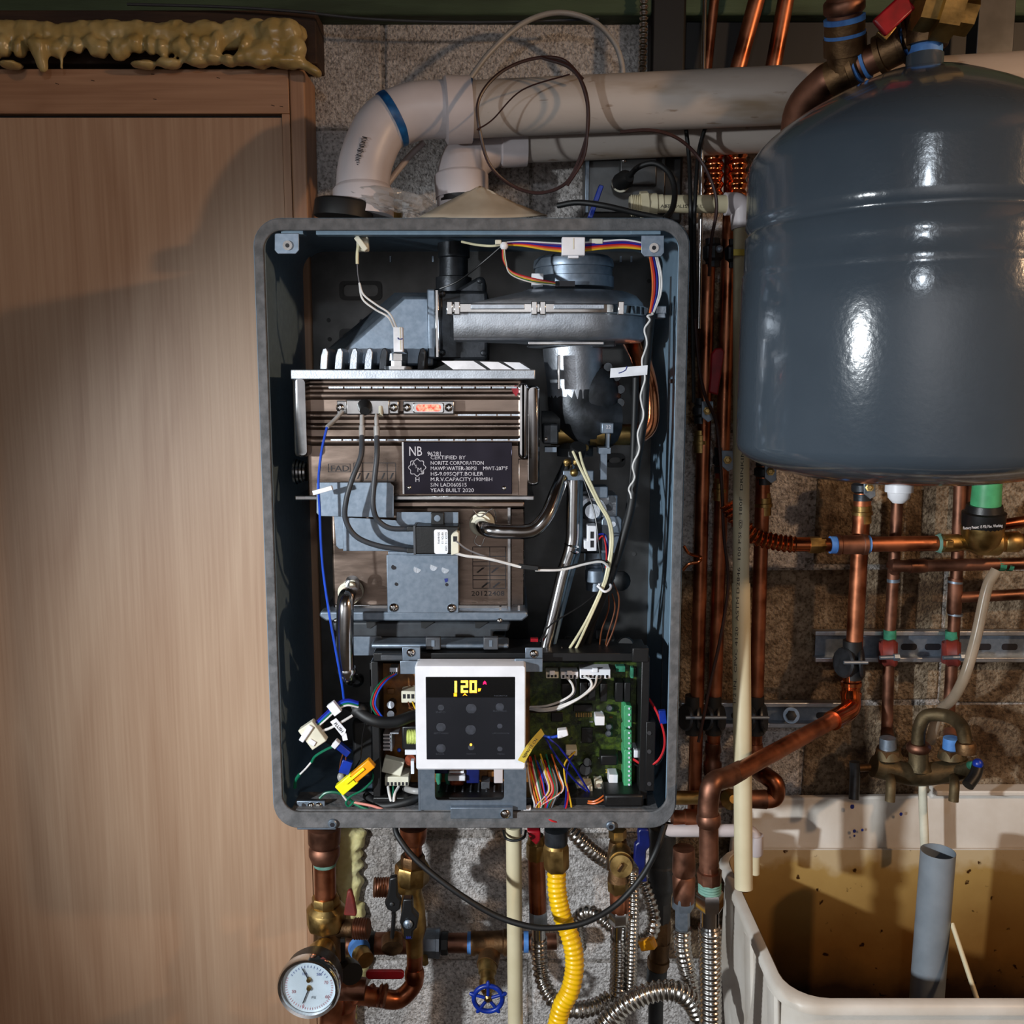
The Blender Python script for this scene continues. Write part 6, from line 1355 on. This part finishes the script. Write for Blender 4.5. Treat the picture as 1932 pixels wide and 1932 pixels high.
# yellow gas connector
def hose(nm, label, pts, r, m='hose_steel', pitch=10, amp=.22, grp=None, par=None, cat='hose'):
    o = B().tube(pts, r, n=18, corr=(pitch, amp)).build(nm, m, par, ang=80)
    return o if par else tag(o, label, cat, grp)
yg = T('gas_connector', 'bright yellow corrugated gas connector with brass hex nut', 'hose', (1080, 1990, .02))
nut(yg, (1049, 1594, .06), (1050, 1640, .06), 24, 'brass', 6)
B().lathe((1049, 1565, .06), (1049, 1598, .06), [(0, 22), (.7, 22), (1, 20)], 22).build('stub', 'dark_cast', yg)
B().lathe((1049, 1590, .06), (1049, 1597, .06), [(0, 21), (1, 23)], 22).build('flare', 'brass', yg)
hose('hose', '', [(1050, 1632, .06), (1051, 1680, .055), (1060, 1725, .05), (1078, 1775, .04), (1084, 1820, .035), (1076, 1868, .03), (1058, 1905, .03), (1040, 1990, .03)], 18.5, 'hose_yellow', 9, .10, par=yg)
# stainless hoses
sA = T('flexible_hose', 'steel hose with copper stub curving behind the yellow hose', 'hose', (1015, 1800, .12))
B().lathe((1012, 1575, .13), (1012, 1622, .13), [(0, 14), (.3, 18), (.32, 19), (.9, 19), (1, 16)], 8).build('valve_end', 'brass', sA)
B().cyl((1012, 1618, .13), (1015, 1718, .13), 16.5, 24).build('copper_stub', 'copper', sA)
nut(sA, (1015, 1716, .13), (1016, 1748, .13), 17, 'galvanised', 6); B().cyl((1016, 1745, .13), (1017, 1775, .13), 13, 20).build('sleeve', 'stainless', sA)
hose('hose', '', [(1017, 1770, .13), (1018, 1810, .13), (1024, 1850, .12), (1045, 1888, .10), (1080, 1905, .09), (1120, 1900, .10), (1148, 1885, .11)], 16, par=sA)
B().poly([(994, 1568), (1020, 1568), (1020, 1586), (1012, 1596), (1000, 1584)], .085, .10).build('valve_handle', 'red_plastic', sA, bevel=.002)
hose('flexible_hose', 'short steel hose slanting down right from under the casing rim', [(1072, 1560, .17), (1095, 1585, .17), (1120, 1608, .175), (1150, 1628, .185), (1180, 1645, .19)], 15)
sB = T('flexible_hose', 'central steel hose with brass drain valve and copper stub above', 'hose', (1168, 1932, .12))
YB = .11
B().lathe((1165, 1565, YB), (1166, 1590, YB), [(0, 17), (.6, 17), (.62, 12), (1, 12)], 6).build('top_nut', 'brass', sB)
B().lathe((1166, 1586, YB), (1167, 1660, YB), [(0, 16), (.3, 20), (.7, 22), (.72, 18), (1, 21)], 22).build('valve_body', 'bronze', sB)
B().lathe((1172, 1610, YB-.02), (1172, 1630, YB-.055), [(0, 20), (.5, 20), (.55, 23), (1, 23)], 24).build('hose_port', 'brass', sB)
cpc = B().lathe((1172, 1632, YB-.056), (1172, 1635, YB-.062), [(0, 23), (1, 21)], 24).build('port_cap', 'brass', sB)
B().obox((1171, 1637, YB-.066), (.5, 0, .9), .0055, .002, .0022).build('cap_tab', 'bronze', sB, bevel=.0008)
nut(sB, (1167, 1658, YB), (1168, 1682, YB), 21, 'brass', 6); B().cyl((1168, 1680, YB), (1169, 1718, YB), 18, 22).build('copper_stub', 'copper', sB)
nut(sB, (1169, 1716, YB), (1169, 1742, YB), 20, 'stainless', 6); B().cyl((1169, 1740, YB), (1169, 1772, YB), 15, 22).build('sleeve', 'stainless', sB)
hose('hose', '', [(1169, 1768, YB), (1169, 1830, YB), (1166, 1880, YB), (1160, 1990, YB)], 18, par=sB)
lv = T('valve_lever', 'navy blue plastic valve lever right of the brass drain valve', 'lever', (1212, 1665, .06))
B().poly([(1203, 1570), (1208, 1564), (1224, 1565), (1226, 1572), (1228, 1598), (1220, 1606), (1218, 1640), (1222, 1665), (1206, 1665), (1206, 1640), (1196, 1624), (1198, 1594), (1204, 1590)], .050, .060).build('lever', 'navy_plastic', lv, bevel=.002)
B().cyl((1190, 1614, .08), (1206, 1614, .056), 6, 12).build('stem', 'brass', lv)
hose('flexible_hose', 'thin steel hose hanging just right of the central drain valve', [(1194, 1640, .10), (1196, 1700, .095), (1193, 1790, .095), (1190, 1870, .10), (1184, 1900, .11)], 10.5, pitch=8, amp=.25)
hose('flexible_hose', 'steel hose making a tight U-bend behind the thin hose', [(1212, 1660, .17), (1226, 1700, .16), (1234, 1735, .15), (1228, 1762, .15), (1205, 1775, .15), (1180, 1765, .16), (1150, 1745, .17), (1120, 1722, .18), (1098, 1725, .19), (1088, 1745, .20), (1094, 1790, .22)], 13.5)
sC = T('flexible_hose', 'steel hose with pale hex nut between black pipe and copper drop', 'hose', (1290, 1850, .09))
YC2 = .09
B().lathe((1290, 1600, YC2), (1290, 1700, YC2), [(0, 20), (.3, 22), (.45, 22), (.5, 19), (.55, 22), (1, 20)], 22).build('copper_adapter', 'copper_old', sC)
nut(sC, (1289, 1690, YC2), (1289, 1714, YC2), 21, 'galvanised', 6); nut(sC, (1288, 1712, YC2), (1288, 1752, YC2), 14, 'galvanised', 6, 'sleeve')
hose('hose', '', [(1287, 1750, YC2), (1288, 1790, YC2), (1296, 1830, YC2), (1306, 1870, YC2-.01), (1318, 1905, YC2-.02)], 17, par=sC)
sD = T('flexible_hose', 'wide steel hose hanging from the lower copper drop at the tub edge', 'hose', (1340, 1990, -.03))
YD = -.038
nut(sD, (1339, 1682, YD), (1339, 1714, YD), 26, 'stainless', 6); B().cyl((1339, 1712, YD), (1339, 1750, YD), 17, 24).build('sleeve', 'stainless', sD)
B().lathe((1339, 1745, YD), (1339, 1752, YD), [(0, 17), (1, 22)], 24).build('flare', 'stainless', sD)
hose('hose', '', [(1339, 1748, YD), (1340, 1850, YD), (1341, 2000, YD)], 21.5, par=sD, pitch=10.5, amp=.18)
hose('flexible_hose', 'big steel hose arching across the bottom toward the lower right', [(1110, 1990, .05), (1140, 1935, .05), (1180, 1895, .05), (1230, 1872, .05), (1275, 1870, .05), (1305, 1890, .05), (1322, 1920, .05), (1345, 1935, .05)], 20, pitch=10.5, amp=.2)
# black iron pipe stack
ir = T('iron_pipe', 'black iron gas pipe with yellow lever valve behind the hoses', 'pipe', (1245, 1900, .20))
YI = .19
B().lathe((1250, 1560, YI), (1249, 1700, YI), [(0, 25), (.48, 25), (.5, 28), (.52, 28), (.75, 27), (.9, 18), (1, 17)], 24).build('pipe', 'iron', ir)
B().lathe((1250, 1630, YI), (1250, 1642, YI), [(0, 26), (.5, 27.5), (1, 26)], 24).build('pipe_tape', 'foam_light', ir)
nut(ir, (1249, 1698, YI), (1248, 1738, YI), 17, 'iron', 8); nut(ir, (1248, 1736, YI), (1247, 1780, YI), 18, 'bronze', 6, 'valve_body')
B().lathe((1247, 1776, YI), (1240, 1830, YI), [(0, 17), (.6, 18), (.62, 21), (.8, 21), (1, 17)], 22).build('fitting', 'bronze', ir)
B().cyl((1240, 1826, YI), (1238, 1850, YI), 19, 20).build('coupling', 'iron', ir); B().cyl((1238, 1850, YI), (1236, 1990, YI), 14, 20).build('lower_pipe', 'iron', ir)
B().cyl((1234, 1778, YI-.02), (1222, 1784, YI-.05), 8, 12).build('valve_stem', 'brass', ir)
B().obox((1222, 1781, YI-.058), (.6, -.4, .35), .011, .006, .007).build('lever', 'amber_plastic', ir, bevel=.002)
# copper ends right of the casing, lower
lc = T('copper_manifold', 'short copper and brass fittings seen between the casing and the diagonal pipe', 'fitting', (1300, 1570, .16))
B().cyl((1265, 1505, .17), (1318, 1505, .17), 13, 20).build('pipe', 'brass', lc)
B().lathe((1345, 1508, .14), (1445, 1508, .14), [(0, 16), (.3, 16), (.35, 19), (.6, 19), (.65, 16), (1, 18)], 22).build('fitting', 'copper_old', lc)
B().lathe((1268, 1545, .19), (1320, 1548, .19), [(0, 17), (.4, 17), (.45, 20), (1, 20)], 22).build('tee', 'copper', lc)
B().lathe((1378, 1508, .13), (1384, 1508, .12), [(0, 20), (1, 8)], 12).build('plug', 'brass', lc)
# black cable loop
bc = T('power_cable', 'black cable sagging in a wide loop below the casing', 'cable', (1000, 1745, .02))
B().tube([(744, 1555, .03), (752, 1580, .02), (785, 1622, .01), (850, 1675, .0), (930, 1725, -.005), (1000, 1748, -.01), (1055, 1750, -.01), (1110, 1738, -.008), (1165, 1705, .0), (1210, 1655, .005), (1238, 1605, .01), (1255, 1555, .03)], 5.6, n=14).build('cable', 'black_rubber', bc)
